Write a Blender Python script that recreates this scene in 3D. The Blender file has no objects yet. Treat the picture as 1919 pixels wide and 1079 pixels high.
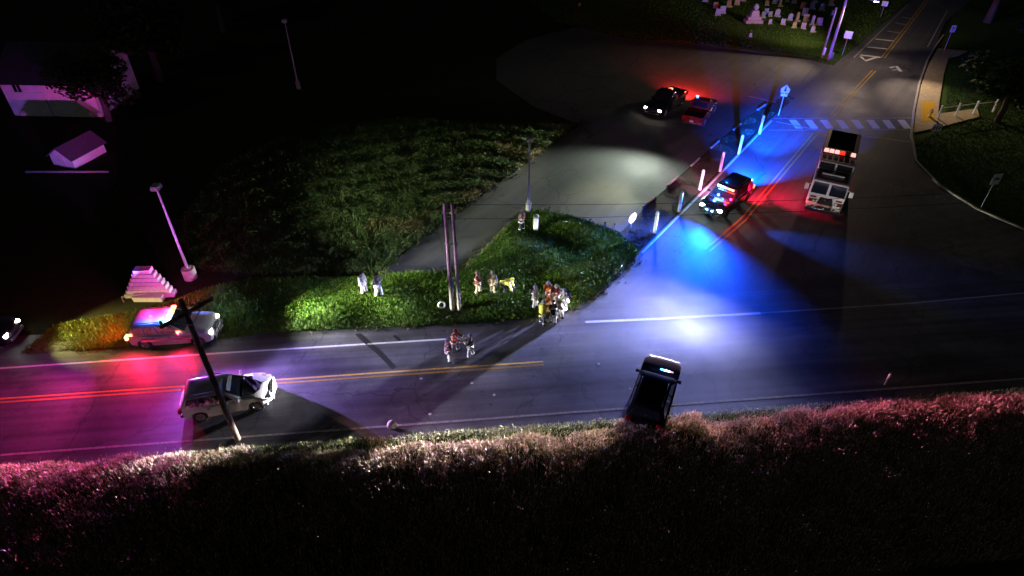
import bpy, bmesh, math, random
import numpy as np
from mathutils import Vector, Matrix
random.seed(7); RNG = np.random.default_rng(11)
SC = bpy.context.scene; COL = SC.collection; R = math.radians; PI = math.pi

# ------------------------------------------------------------------ camera, sky, moon, exposure
CAM_H, PITCH, FPX = 25.5, R(38.6), 1223.0
cam = bpy.data.objects.new('camera', bpy.data.cameras.new('camera')); COL.objects.link(cam)
cam.location = (0, 0, CAM_H); cam.rotation_euler = (R(90) - PITCH, 0, 0)
cam.data.sensor_width = 36; cam.data.lens = 36 * FPX / 1919
cam.data.clip_start = .5; cam.data.clip_end = 2000
SC.camera = cam
w = bpy.data.worlds.new('World'); SC.world = w; w.use_nodes = True
nt = w.node_tree; nt.nodes.clear()
sky = nt.nodes.new('ShaderNodeTexSky'); sky.sky_type = 'NISHITA'; sky.sun_disc = False
sky.sun_elevation = R(38); sky.sun_rotation = R(215)
bg = nt.nodes.new('ShaderNodeBackground'); bg.inputs[1].default_value = 0.0005
wo = nt.nodes.new('ShaderNodeOutputWorld')
nt.links.new(sky.outputs[0], bg.inputs[0]); nt.links.new(bg.outputs[0], wo.inputs[0])
sun = bpy.data.objects.new('moon', bpy.data.lights.new('moon', 'SUN')); COL.objects.link(sun)
sun.data.energy = .009; sun.data.angle = R(2); sun.data.color = (1, .93, .82)
sun.rotation_euler = (R(52), 0, R(-35))
SC.view_settings.view_transform = 'Standard'; SC.view_settings.look = 'None'
SC.view_settings.exposure = 2.3; SC.view_settings.gamma = 1; SC.view_settings.use_curve_mapping = False
SC.cycles.max_bounces = 4; SC.cycles.diffuse_bounces = 2; SC.cycles.glossy_bounces = 3
SC.cycles.sample_clamp_indirect = 4; SC.cycles.use_denoising = True

# ------------------------------------------------------------------ survey: where a picture point lies on the level z
def P(px, py, z=0.0):
    dx, dy = (px - 959.5) / FPX, -(py - 539.5) / FPX
    d = (dx, math.cos(PITCH) + dy * math.sin(PITCH), -math.sin(PITCH) + dy * math.cos(PITCH))
    t = (z - CAM_H) / d[2]
    return Vector((d[0] * t, d[1] * t, z))
def height_for(base, py):            # height of an upright post with its foot at base whose top shows on row py
    dy = -(py - 539.5) / FPX
    k = (-math.sin(PITCH) + dy * math.cos(PITCH)) / (math.cos(PITCH) + dy * math.sin(PITCH))
    return CAM_H + k * base.y

# main road: crowned along the double yellow line
CR0, CR1 = P(0, 755), P(1015, 685)
RD = (CR1 - CR0).normalized(); RN = Vector((-RD.y, RD.x, 0))
def rd(p): return (p - CR0).dot(RD), (p - CR0).dot(RN)
def road_z(p):
    s = rd(p)[1]
    return .03 + (max(0., .15 - .04 * abs(s)))
def at_rd(u, v, z=0): return CR0 + RD * u + RN * v + Vector((0, 0, z))

# ------------------------------------------------------------------ materials
M = {}
def nodes_of(name):
    m = bpy.data.materials.new(name); m.use_nodes = True
    return m, m.node_tree, m.node_tree.nodes['Principled BSDF']
def mat(name, col, rough=.6, metal=0., var=.0, scale=6., bump=0., coat=0., spec=None, emit=None, es=1., detail=5):
    if name in M: return M[name]
    m, t, b = nodes_of(name)
    c = (*col, 1)
    b.inputs['Base Color'].default_value = c; b.inputs['Roughness'].default_value = rough
    b.inputs['Metallic'].default_value = metal; b.inputs['Coat Weight'].default_value = coat
    if spec is not None: b.inputs['Specular IOR Level'].default_value = spec
    if var or bump:
        tc = t.nodes.new('ShaderNodeTexCoord'); n = t.nodes.new('ShaderNodeTexNoise')
        n.inputs['Scale'].default_value = scale; n.inputs['Detail'].default_value = detail
        t.links.new(tc.outputs['Object'], n.inputs['Vector'])
        if var:
            r = t.nodes.new('ShaderNodeValToRGB')
            r.color_ramp.elements[0].position = .3; r.color_ramp.elements[1].position = .72
            r.color_ramp.elements[0].color = (*[max(0, x * (1 - var)) for x in col], 1)
            r.color_ramp.elements[1].color = (*[min(1, x * (1 + var)) for x in col], 1)
            t.links.new(n.outputs['Fac'], r.inputs[0]); t.links.new(r.outputs[0], b.inputs['Base Color'])
        if bump:
            bp = t.nodes.new('ShaderNodeBump'); bp.inputs['Strength'].default_value = bump; bp.inputs['Distance'].default_value = .02
            t.links.new(n.outputs['Fac'], bp.inputs['Height']); t.links.new(bp.outputs[0], b.inputs['Normal'])
    if emit:
        b.inputs['Emission Color'].default_value = (*emit, 1); b.inputs['Emission Strength'].default_value = es
    M[name] = m; return m
def asphalt(name, col, ang, streak=.5, crack=.5, rough=.62, wear=.4):
    """worn asphalt: grain, blotches, lengthwise wheel tracks, sealed cracks"""
    m, t, b = nodes_of(name); N, L = t.nodes.new, t.links.new
    g = N('ShaderNodeNewGeometry')
    mp = N('ShaderNodeMapping'); mp.inputs['Rotation'].default_value = (0, 0, -ang); L(g.outputs['Position'], mp.inputs[0])
    st = N('ShaderNodeMapping'); st.inputs['Scale'].default_value = (.05, 1.7, 1); L(mp.outputs[0], st.inputs[0])
    def noise(src, sc, det=5, ro=.55):
        n = N('ShaderNodeTexNoise'); n.inputs['Scale'].default_value = sc; n.inputs['Detail'].default_value = det
        n.inputs['Roughness'].default_value = ro; L(src, n.inputs['Vector']); return n.outputs['Fac']
    def mr(src, a, b_, c, d):
        n = N('ShaderNodeMapRange'); n.inputs[1].default_value = a; n.inputs[2].default_value = b_
        n.inputs[3].default_value = c; n.inputs[4].default_value = d; L(src, n.inputs[0]); return n.outputs[0]
    def mul(a, b_):
        n = N('ShaderNodeMath'); n.operation = 'MULTIPLY'; L(a, n.inputs[0]); L(b_, n.inputs[1]); return n.outputs[0]
    grain = mr(noise(mp.outputs[0], 16, 5, .75), .25, .75, .6, 1.45)
    blot = mr(noise(mp.outputs[0], .32, 8, .66), .32, .68, 1 - wear, 1 + wear)
    track = mr(noise(st.outputs[0], 1.0, 4, .6), .3, .7, 1 - streak, 1 + streak)
    patch = mr(noise(mp.outputs[0], 1.1, 8, .75), .54, .66, 1.06, 1 - wear)
    f = mul(mul(grain, blot), mul(track, patch))
    wv = N('ShaderNodeTexVoronoi'); wv.feature = 'DISTANCE_TO_EDGE'; wv.inputs['Scale'].default_value = .28
    wn = N('ShaderNodeTexNoise'); wn.inputs['Scale'].default_value = 1.2; wn.inputs['Detail'].default_value = 4; L(mp.outputs[0], wn.inputs['Vector'])
    mx = N('ShaderNodeMixRGB'); mx.inputs[0].default_value = .45; L(mp.outputs[0], mx.inputs[1]); L(wn.outputs['Color'], mx.inputs[2]); L(mx.outputs[0], wv.inputs['Vector'])
    ck = mr(wv.outputs['Distance'], .002, .008, 1 - crack, 1)
    f = mul(f, ck)
    vm = N('ShaderNodeVectorMath'); vm.operation = 'SCALE'; vm.inputs[0].default_value = col; L(f, vm.inputs['Scale'])
    L(vm.outputs[0], b.inputs['Base Color'])
    L(mr(blot, .7, 1.3, rough - .08, rough + .12), b.inputs['Roughness'])
    bp = N('ShaderNodeBump'); bp.inputs['Strength'].default_value = .25; bp.inputs['Distance'].default_value = .006
    L(noise(mp.outputs[0], 45, 3, .7), bp.inputs['Height']); L(bp.outputs[0], b.inputs['Normal'])
    M[name] = m; return m
def soil(name, c1, c2, c3, s=1.0):
    m, t, b = nodes_of(name); N, L = t.nodes.new, t.links.new
    g = N('ShaderNodeNewGeometry')
    a = N('ShaderNodeTexNoise'); a.inputs['Scale'].default_value = .22 * s; a.inputs['Detail'].default_value = 7; a.inputs['Roughness'].default_value = .65
    f = N('ShaderNodeTexNoise'); f.inputs['Scale'].default_value = 7 * s; f.inputs['Detail'].default_value = 6; f.inputs['Roughness'].default_value = .75
    L(g.outputs['Position'], a.inputs['Vector']); L(g.outputs['Position'], f.inputs['Vector'])
    r = N('ShaderNodeValToRGB'); e = r.color_ramp.elements
    e[0].position = .34; e[0].color = (*c1, 1); e[1].position = .66; e[1].color = (*c3, 1); x = e.new(.5); x.color = (*c2, 1)
    mx = N('ShaderNodeMixRGB'); mx.inputs[0].default_value = .55; L(a.outputs['Fac'], mx.inputs[1]); L(f.outputs['Fac'], mx.inputs[2])
    L(mx.outputs[0], r.inputs[0]); L(r.outputs[0], b.inputs['Base Color'])
    b.inputs['Roughness'].default_value = .95; b.inputs['Specular IOR Level'].default_value = .1
    bp = N('ShaderNodeBump'); bp.inputs['Strength'].default_value = .9; bp.inputs['Distance'].default_value = .08
    L(f.outputs['Fac'], bp.inputs['Height']); L(bp.outputs[0], b.inputs['Normal'])
    M[name] = m; return m
def blade_mat(name, rough=.7, trans=.25):
    m, t, b = nodes_of(name)
    a = t.nodes.new('ShaderNodeAttribute'); a.attribute_name = 'Col'
    t.links.new(a.outputs['Color'], b.inputs['Base Color']); b.inputs['Roughness'].default_value = rough
    b.inputs['Specular IOR Level'].default_value = .2
    M[name] = m; return m

ANG = math.atan2(RD.y, RD.x)
asphalt('main_asphalt', (.066, .066, .072), ANG, .5, .45)
asphalt('side_asphalt', (.074, .073, .076), R(53), .24, .5, .62, .28)
asphalt('lot_asphalt', (.072, .074, .07), R(53), .14, .55, .75, .2)
asphalt('apron_asphalt', (.11, .108, .1), R(20), .2, .4, .8)
soil('soil', (.012, .014, .006), (.022, .026, .01), (.04, .036, .018))
soil('turf', (.02, .045, .008), (.035, .075, .012), (.075, .1, .025))
soil('dirt', (.03, .022, .015), (.06, .045, .03), (.1, .08, .055), 2)
mat('path_tan', (.42, .34, .2), .85, var=.2, scale=3, bump=.3)
mat('concrete', (.36, .33, .28), .85, var=.22, scale=3, bump=.3)
mat('stone_pale', (.38, .35, .32), .85, var=.2, scale=9, bump=.4)
mat('block_pale', (.55, .5, .52), .85, var=.2, scale=7, bump=.5)
mat('stone_red', (.36, .24, .22), .6, var=.2, scale=9, bump=.2)
mat('line_white', (.62, .62, .6), .7, var=.25, scale=14)
mat('line_worn', (.34, .33, .31), .75, var=.45, scale=11)
mat('line_yellow', (.5, .31, .05), .7, var=.3, scale=12)
mat('tar', (.014, .014, .015), .5)
mat('wood', (.11, .08, .055), .85, var=.35, scale=5, bump=.5)
mat('wood_pale', (.32, .28, .25), .85, var=.3, scale=5, bump=.5)
mat('galv', (.42, .43, .45), .45, metal=.6, var=.15, scale=10)
mat('pole_grey', (.38, .37, .38), .5, var=.1, scale=6)
mat('white_paint', (.75, .75, .74), .45, var=.06, scale=4)
mat('plastic_white', (.72, .72, .7), .5)
mat('car_white', (.7, .71, .73), .25, coat=.7, var=.05, scale=3)
mat('car_black', (.008, .008, .01), .22, coat=.8)
mat('car_police', (.3, .3, .32), .3, coat=.5); mat('lens_dark', (.02, .02, .025), .3); mat('car_flat', (.006, .006, .008), .6, spec=0.); mat('car_white_dim', (.42, .43, .44), .3, coat=.5, var=.08, scale=3)
mat('bare_dark', (.05, .05, .045), .5, var=.4, scale=9)
mat('car_navy', (.03, .035, .05), .25, coat=.8)
mat('car_red', (.3, .012, .012), .25, coat=.7)
mat('car_maroon', (.09, .012, .014), .35, coat=.5)
mat('glass', (.012, .014, .018), .06, coat=.3)
mat('rubber', (.02, .02, .02), .85, bump=.2, scale=40)
mat('rim', (.4, .4, .42), .3, metal=.8)
mat('rim_dark', (.06, .06, .065), .35, metal=.6)
mat('chrome', (.7, .7, .72), .15, metal=1.)
mat('black_trim', (.018, .018, .02), .5)
mat('lamp_off', (.55, .55, .57), .1, coat=.6)
mat('tail_off', (.28, .01, .01), .15, coat=.6)
mat('head_on', (.9, .9, .9), .3, emit=(1, .97, .9), es=9)
mat('head_on_warm', (.9, .9, .9), .3, emit=(1, .92, .76), es=7)
mat('red_on', (.8, .05, .03), .3, emit=(1, .05, .02), es=5)
mat('red_hot', (.8, .05, .03), .3, emit=(1, .12, .05), es=4)
mat('tail_on', (.6, .02, .02), .3, emit=(1, .02, .01), es=.4)
mat('blue_on', (.05, .1, .8), .3, emit=(.04, .3, 1), es=6)
mat('blue_hot', (.2, .5, .9), .3, emit=(.3, .8, 1), es=8)
mat('white_on', (.9, .9, .9), .3, emit=(1, .95, .95), es=3)
mat('amber_on', (.9, .4, .05), .3, emit=(1, .45, .05), es=4)
mat('pinklens', (.8, .35, .3), .3, emit=(1, .45, .4), es=.3)
mat('lamp_lit', (.9, .8, .6), .3, emit=(1, .8, .55), es=14)
mat('barn_white', (.6, .58, .57), .8, var=.1, scale=2)
mat('barn_roof', (.035, .033, .04), .6, metal=.3, var=.2, scale=2)
mat('shed_wall', (.62, .6, .58), .8, var=.1, scale=3)
mat('shed_roof', (.06, .055, .07), .85, var=.25, scale=6, bump=.4)
mat('sign_white', (.72, .72, .72), .45)
mat('sign_back', (.5, .42, .42), .4, metal=.2, var=.1, scale=5)
mat('sign_pink', (.75, .5, .5), .4)
mat('sign_yellow', (.75, .5, .02), .5)
mat('sign_black', (.015, .015, .015), .6)
mat('sign_blue', (.3, .4, .75), .45)
mat('sign_red', (.5, .03, .03), .5)
mat('hyd_yellow', (.7, .4, .02), .45, var=.1, scale=8)
mat('bark', (.07, .052, .042), .9, var=.35, scale=7, bump=.7)
mat('skin', (.42, .25, .18), .55)
mat('eye', (.02, .02, .02), .3)
mat('hair', (.03, .02, .015), .7)
mat('lime', (.62, .68, .05), .6)
mat('reflective', (.8, .8, .68), .35)
mat('blanket', (.42, .2, .04), .85, var=.2, scale=9)
blade_mat('blades'); blade_mat('leaves', .6)
COAT = {n: mat('coat_' + n, c, .8, var=.18, scale=12) for n, c in dict(
    tan=(.42, .33, .2), pale=(.42, .4, .38), grey=(.3, .3, .33), dark=(.025, .025, .032), red=(.4, .09, .06), lime=(.55, .55, .05),
    orange=(.6, .2, .05), maroon=(.16, .05, .06), khaki=(.34, .3, .23), white=(.5, .49, .49), lilac=(.5, .45, .55)).items()}

# ------------------------------------------------------------------ mesh helpers
class MB:
    def __init__(s): s.v = []; s.f = []; s.mi = []
    def add(s, vs, fs, mi=0):
        o = len(s.v); s.v += [tuple(x) for x in vs]; s.f += [tuple(i + o for i in f) for f in fs]; s.mi += [mi] * len(fs)
    def box(s, c, d, rz=0., mi=0, top=1., topy=None):
        ty = top if topy is None else topy
        h = Vector(d) / 2; q = Matrix.Rotation(rz, 3, 'Z'); vs = []
        for z in (-1, 1):
            k, ky = (top, ty) if z > 0 else (1, 1)
            for x, y in ((-1, -1), (1, -1), (1, 1), (-1, 1)): vs.append(Vector(c) + q @ Vector((x * h.x * k, y * h.y * ky, z * h.z)))
        s.add(vs, [(3, 2, 1, 0), (4, 5, 6, 7), (0, 1, 5, 4), (1, 2, 6, 5), (2, 3, 7, 6), (3, 0, 4, 7)], mi)
    def tube(s, pts, rs, n=8, mi=0, cap=True):
        pts = [Vector(p) for p in pts]
        if not hasattr(rs, '__len__'): rs = [rs] * len(pts)
        vs = []
        for i, p in enumerate(pts):
            d = (pts[min(i + 1, len(pts) - 1)] - pts[max(i - 1, 0)]).normalized()
            a = d.orthogonal().normalized() if abs(d.z) < .95 else Vector((1, 0, 0)); a = (a - d * a.dot(d)).normalized(); b = d.cross(a)
            vs += [p + (a * math.cos(2 * PI * k / n) + b * math.sin(2 * PI * k / n)) * rs[i] for k in range(n)]
        fs = [(i * n + k, i * n + (k + 1) % n, (i + 1) * n + (k + 1) % n, (i + 1) * n + k) for i in range(len(pts) - 1) for k in range(n)]
        if cap: fs += [tuple(range(n - 1, -1, -1)), tuple(range((len(pts) - 1) * n, len(pts) * n))]
        s.add(vs, fs, mi)
    def lathe(s, prof, n=16, c=(0, 0, 0), axis='z', mi=0):
        vs = []
        for r, h in prof:
            for k in range(n):
                a = 2 * PI * k / n; x, y = r * math.cos(a), r * math.sin(a)
                p = (x, y, h) if axis == 'z' else ((x, h, y) if axis == 'y' else (h, x, y))
                vs.append(Vector(c) + Vector(p))
        fs = [(i * n + k, i * n + (k + 1) % n, (i + 1) * n + (k + 1) % n, (i + 1) * n + k) for i in range(len(prof) - 1) for k in range(n)]
        s.add(vs, fs, mi)
    def slab(s, pts, th, mi=0):
        pts = [Vector(p) for p in pts]; n = (pts[1] - pts[0]).cross(pts[-1] - pts[0]).normalized() * th; k = len(pts)
        s.add([p for p in pts] + [p + n for p in pts], [tuple(range(k - 1, -1, -1)), tuple(range(k, 2 * k))] + [(i, (i + 1) % k, k + (i + 1) % k, k + i) for i in range(k)], mi)
    def ball(s, c, r, n=8, m=6, mi=0):
        r = Vector(r) if hasattr(r, '__len__') else Vector((r, r, r)); vs = []
        for i in range(m + 1):
            t = PI * i / m; q = max(math.sin(t), .02)
            vs += [Vector(c) + Vector((r.x * q * math.cos(2 * PI * k / n), r.y * q * math.sin(2 * PI * k / n), -r.z * math.cos(t))) for k in range(n)]
        s.add(vs, [(i * n + k, i * n + (k + 1) % n, (i + 1) * n + (k + 1) % n, (i + 1) * n + k) for i in range(m) for k in range(n)], mi)
    def mesh(s, name, mats, smooth=None):
        me = bpy.data.meshes.new(name); me.from_pydata(s.v, [], s.f); me.update()
        for m in mats: me.materials.append(m)
        if len(mats) > 1: me.polygons.foreach_set('material_index', s.mi)
        if smooth is not None:
            me.polygons.foreach_set('use_smooth', [True] * len(me.polygons)); me.set_sharp_from_angle(angle=R(smooth))
        return me
def place(name, me, parent=None, loc=None, rz=None):
    o = bpy.data.objects.new(name, me); COL.objects.link(o)
    if parent: o.parent = parent
    if loc is not None: o.location = loc
    if rz is not None: o.rotation_euler = (0, 0, rz)
    return o
def part(name, mb, m, parent=None, smooth=40, bevel=0, **k):
    ms = [M[x] if isinstance(x, str) else x for x in (m if isinstance(m, (list, tuple)) else [m])]
    o = place(name, mb.mesh(name, ms, smooth), parent, **k)
    if bevel:
        b = o.modifiers.new('bevel', 'BEVEL'); b.width = bevel; b.segments = 2; b.limit_method = 'ANGLE'; b.angle_limit = R(35)
    return o
def tag(o, label=None, cat=None, group=None, kind=None):
    for k, v in (('label', label), ('category', cat), ('group', group), ('kind', kind)):
        if v: o[k] = v
    return o
def thing(name, loc, label, cat, group=None, rz=0.):
    o = bpy.data.objects.new(name, None); COL.objects.link(o); o.location = loc; o.rotation_euler = (0, 0, rz); o.empty_display_size = .3
    return tag(o, label, cat, group)
def copy_thing(root, loc, rz, label, group=None):
    c = root.copy(); COL.objects.link(c); c.location = loc; c.rotation_euler = (0, 0, rz); c['label'] = label
    if group: c['group'] = group
    for ch in list(root.children):
        d = ch.copy(); COL.objects.link(d); d.parent = c
        for g in ch.children:
            e = g.copy(); COL.objects.link(e); e.parent = d
    return c
def sheet(name, pts, m, z=0., kind='structure', thick=0.):
    me = bpy.data.meshes.new(name); bm = bmesh.new()
    f = bm.faces.new([bm.verts.new((p[0], p[1], z)) for p in pts])
    if f.normal.z < 0 or (f.normal_update() or f.normal.z) < 0: f.normal_flip()
    if thick:
        r = bmesh.ops.extrude_face_region(bm, geom=[f])
        for v in [g for g in r['geom'] if isinstance(g, bmesh.types.BMVert)]: v.co.z = z + thick
    bmesh.ops.recalc_face_normals(bm, faces=bm.faces)
    if not thick:
        for q in bm.faces:
            if q.normal.z < 0: q.normal_flip()
    bm.to_mesh(me); bm.free(); me.materials.append(M[m])
    o = place(name, me); o['kind'] = kind; return o
def spot(parent, loc, target, watts, col, size, blend=.4, rad=.06, name='lamp_beam', vsize=None):
    l = bpy.data.lights.new(name, 'SPOT'); l.energy = watts; l.color = col; l.spot_size = R(size); l.spot_blend = blend; l.shadow_soft_size = rad
    o = bpy.data.objects.new(name, l); COL.objects.link(o); o.parent = parent; o.location = loc
    if vsize: o.scale = (1, math.tan(R(vsize / 2)) / math.tan(R(size / 2)), 1)      # flat, wide beam like a real headlight's
    o.rotation_euler = (Vector(target) - Vector(loc)).to_track_quat('-Z', 'Y').to_euler(); return o
def glow(parent, loc, watts, col, rad=.08, name='lamp_glow'):
    l = bpy.data.lights.new(name, 'POINT'); l.energy = watts; l.color = col; l.shadow_soft_size = rad
    o = bpy.data.objects.new(name, l); COL.objects.link(o); o.parent = parent; o.location = loc; return o
def to_local(root, p):
    q = Matrix.Rotation(-root.rotation_euler.z, 3, 'Z'); return q @ (Vector(p) - root.location)

# ------------------------------------------------------------------ ground and roads
g0, g1 = at_rd(-500, -4.8), at_rd(600, -4.8)
sheet('ground', [(g0.x, g0.y), (g1.x, g1.y), (700, 700), (-700, 700)], 'soil', -.03)
def fall(v): return -.03 - .09 * max(0., -v - 4.8)          # the field drops away from the road
mb = MB(); mb.add([at_rd(-500, -4.8, -.03), at_rd(600, -4.8, -.03), at_rd(600, -36, fall(-36)), at_rd(-500, -36, fall(-36)), at_rd(-500, -260, fall(-36) - .5), at_rd(600, -260, fall(-36) - .5)], [(3, 2, 1, 0), (4, 5, 2, 3)])
o = part('field', mb, 'soil'); o['kind'] = 'structure'
# main road, with a crown
mb = MB(); us = np.linspace(-25, 85, 56)
vv = [-4.4, -3.6, -1.8, 0, 1.8, 3.3, 5.2]
rows = []
for u in us:
    for v in vv:
        p = at_rd(u, v); p.z = road_z(p) if abs(v) < 5 else .016
        mb.v.append(tuple(p))
k = len(vv)
mb.f = [(i * k + j, (i + 1) * k + j, (i + 1) * k + j + 1, i * k + j + 1) for i in range(len(us) - 1) for j in range(k - 1)]; mb.mi = [0] * len(mb.f)
o = part('main_road', mb, 'main_asphalt', smooth=60); o['kind'] = 'structure'
side = [P(*q) for q in [(850, 615), (1010, 595), (1075, 580), (1120, 550), (1195, 475), (1320, 352), (1440, 226), (1560, 124), (1690, 14), (1790, -70), (1900, -70), (1772, 40), (1746, 100), (1722, 190), (1708, 255), (1716, 300), (1760, 347), (1830, 390), (1919, 430), (2150, 520), (2300, 620), (1700, 640), (1200, 660)]]
sheet('side_road', side, 'side_asphalt', .008)
lot = [P(*q) for q in [(715, 512), (870, 508), (985, 394), (1085, 412), (1160, 440), (1212, 386), (1300, 306), (1400, 218), (1475, 178), (1500, 190), (1585, 128), (1500, 108), (1400, 92), (1300, 80), (1180, 72), (1080, 50), (985, 75), (930, 110), (930, 150), (1000, 200), (1088, 234), (1000, 296), (880, 383), (770, 463)]]
sheet('parking_lot', lot, 'lot_asphalt', .003)
sheet('apron', [P(*q) for q in [(1672, 388), (1690, 425), (1735, 465), (1800, 497), (1880, 515), (2100, 560), (2140, 530), (1925, 436), (1830, 397), (1760, 352), (1716, 330)]], 'apron_asphalt', .012)
cemgrass = [P(*q) for q in [(1040, 38), (1180, 70), (1300, 79), (1400, 91), (1500, 107), (1562, 122), (1690, 12), (1800, -80), (1300, -150), (900, -60)]]
sheet('cemetery_lawn', cemgrass, 'turf', -.004)
lawn_r = [P(*q) for q in [(1706, 262), (1718, 306), (1762, 350), (1832, 393), (1921, 433), (2160, 525), (2500, 500), (2300, 100), (1950, -60), (1800, 0), (1772, 60), (1760, 100)]]
sheet('right_lawn', lawn_r, 'turf', 0.0)
verge = [P(*q) for q in [(40, 664), (245, 652), (420, 637), (500, 624), (840, 610), (1000, 596), (1072, 581), (1125, 545), (1200, 470), (1160, 438), (1085, 410), (985, 392), (868, 510), (715, 514), (600, 522), (470, 520), (380, 545), (250, 585), (100, 610)]]
sheet('grass_verge', verge, 'turf', .0)
island = [P(*q) for q in [(1212, 388), (1300, 308), (1400, 220), (1470, 178), (1488, 186), (1436, 226), (1316, 352), (1200, 466), (1160, 438)]]
sheet('verge_strip', island, 'dirt', .006)
rs = [at_rd(u, v) for u, v in [(-25, -4.3), (85, -4.3), (85, -5.0), (-25, -5.0)]]
sheet('roadside_turf', rs, 'turf', .012)
# far-side pavement on the right
sw = [P(*q) for q in [(1712, 250), (1716, 210), (1726, 160), (1740, 122), (1757, 92), (1812, 97), (1795, 105), (1777, 110), (1768, 140), (1760, 190), (1757, 215), (1830, 205), (1835, 220), (1760, 240)]]
sheet('pavement', sw, 'path_tan', .0, thick=.12)
def strip(name, pts, wd, m, z=.012, h=.0, onroad=False, kind='structure'):
    """a band of width wd along a polyline; h>0 makes it a kerb"""
    mb = MB(); pts = [Vector(p) for p in pts]; dense = []
    for a, b in zip(pts, pts[1:]):
        n = max(1, int((b - a).length / 1.2)); dense += [a.lerp(b, i / n) for i in range(n)]
    dense.append(pts[-1]); L, Rr = [], []
    for i, p in enumerate(dense):
        d = (dense[min(i + 1, len(dense) - 1)] - dense[max(i - 1, 0)]).normalized(); n = Vector((-d.y, d.x, 0)) * wd / 2
        for lst, q in ((L, p + n), (Rr, p - n)):
            q = q.copy(); q.z = (road_z(q) + .004 if onroad else z); lst.append(q)
    n = len(dense)
    if h:
        up = Vector((0, 0, h)); vs = L + [p + up for p in L] + [p + up for p in Rr] + Rr
        fs = [(r * n + i, r * n + i + 1, (r + 1) * n + i + 1, (r + 1) * n + i) for r in range(3) for i in range(n - 1)] + [(0, n, 2 * n, 3 * n), (4 * n - 1, 3 * n - 1, 2 * n - 1, n - 1)]
    else:
        vs = L + Rr; fs = [(i, n + i, n + i + 1, i + 1) for i in range(n - 1)]
    mb.add(vs, fs); o = part(name, mb, m, smooth=30); o['kind'] = kind; return o
kerb_px = [(1768, 66), (1752, 88), (1738, 112), (1722, 158), (1712, 208), (1708, 255), (1716, 303), (1760, 348), (1830, 392), (1921, 432), (2150, 520)]
strip('kerb', [P(*q) for q in kerb_px], .16, 'concrete', 0, .13)
# road markings
Y0, Y1 = -30, 28.1
for s in (-.13, .13): strip('centre_line', [at_rd(-25, s), at_rd(Y1, s)], .11, 'line_yellow', onroad=True)
strip('edge_line', [at_rd(-25, -3.45), at_rd(85, -3.45)], .12, 'line_worn', onroad=True)
strip('edge_line', [P(-300, 712), P(0, 692), P(420, 663), P(840, 637)], .13, 'line_white', onroad=True)
strip('edge_line', [P(1096, 604.5), P(1250, 598), P(1425, 588)], .2, 'line_white', onroad=True)
strip('edge_line', [P(1425, 588), P(1700, 570), P(1919, 550)], .12, 'line_worn', onroad=True)
sy = [P(1325, 470), P(1392, 412), P(1528, 250)]
def shift(pts, d):
    t = (pts[-1] - pts[0]).normalized(); n = Vector((-t.y, t.x, 0)) * d; return [p + n for p in pts]
for s in (-.17, .17):
    strip('centre_line', shift(sy, s), .12, 'line_yellow', .014)
    strip('centre_line', shift([P(1559, 216), P(1638, 132)], s), .14, 'line_yellow', .014)
    strip('centre_line', shift([P(1655, 108), P(1715, 30), P(1760, -30)], s), .12, 'line_yellow', .014)
strip('edge_line', [P(1203, 474), P(1325, 352), P(1446, 226)], .16, 'line_white', .014)
strip('edge_line', [P(1600, 108), P(1700, 10)], .13, 'line_worn', .014)
strip('edge_line', [P(1738, 88), P(1775, 20)], .13, 'line_worn', .014)
strip('stop_line', [P(1455, 228), P(1540, 245), P(1705, 266)], .2, 'line_worn', .014)
# crosswalk with slanted bars between two thin lines
strip('crosswalk_line', [P(1450, 222), P(1707, 221)], .14, 'line_worn', .014)
strip('crosswalk_line', [P(1440, 244), P(1700, 243)], .12, 'line_worn', .0145)
for i in range(8):
    x = 1478 + i * 29; a = [P(x, 224.5), P(x + 14, 224.5), P(x + 27, 241), P(x + 13, 241)]
    sheet('crosswalk_bar', a, 'line_white', .014)
# zebra table further up the side road, with slow-down chevrons
for i, (x0, x1, y) in enumerate([(1612, 1648, 103), (1625, 1666, 88), (1640, 1676, 73), (1662, 1688, 58), (1678, 1702, 43), (1690, 1712, 32)]):
    strip('ramp_bar', [P(x0, y), P(x1, y + 4)], .32, 'line_white' if i < 3 else 'line_worn', .014)
strip('chevron_mark', [P(1613, 106), P(1622, 114), P(1640, 108), P(1650, 107)], .35, 'line_white', .0155)
strip('arrow_mark', [P(1668, 127), P(1680, 124), P(1688, 134)], .4, 'line_white', .014)
strip('arrow_mark', [P(1672, 132), P(1681, 130)], .3, 'line_worn', .0155)
# sealed cracks and tyre scuffs
strip('tar_patch', [P(666, 622), P(690, 645), P(712, 664), P(740, 694)], .3, 'tar', onroad=True)
strip('tar_patch', [P(738, 630), P(750, 640)], .16, 'tar', onroad=True)
strip('tar_patch', [P(1098, 610), P(1096, 600), P(1090, 594)], .08, 'tar', onroad=True)
for i in range(14):      # row of small worn dashes across the mouth of the road
    t = i / 13; x, y = 1594 + t * 190, 328 + t * 48
    strip('dash_mark', [P(x, y), P(x + 4, y + 1.0)], .12, 'line_worn', .014)
strip('lot_line', [P(1402, 180), P(1455, 192)], .12, 'line_worn', .012)

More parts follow.
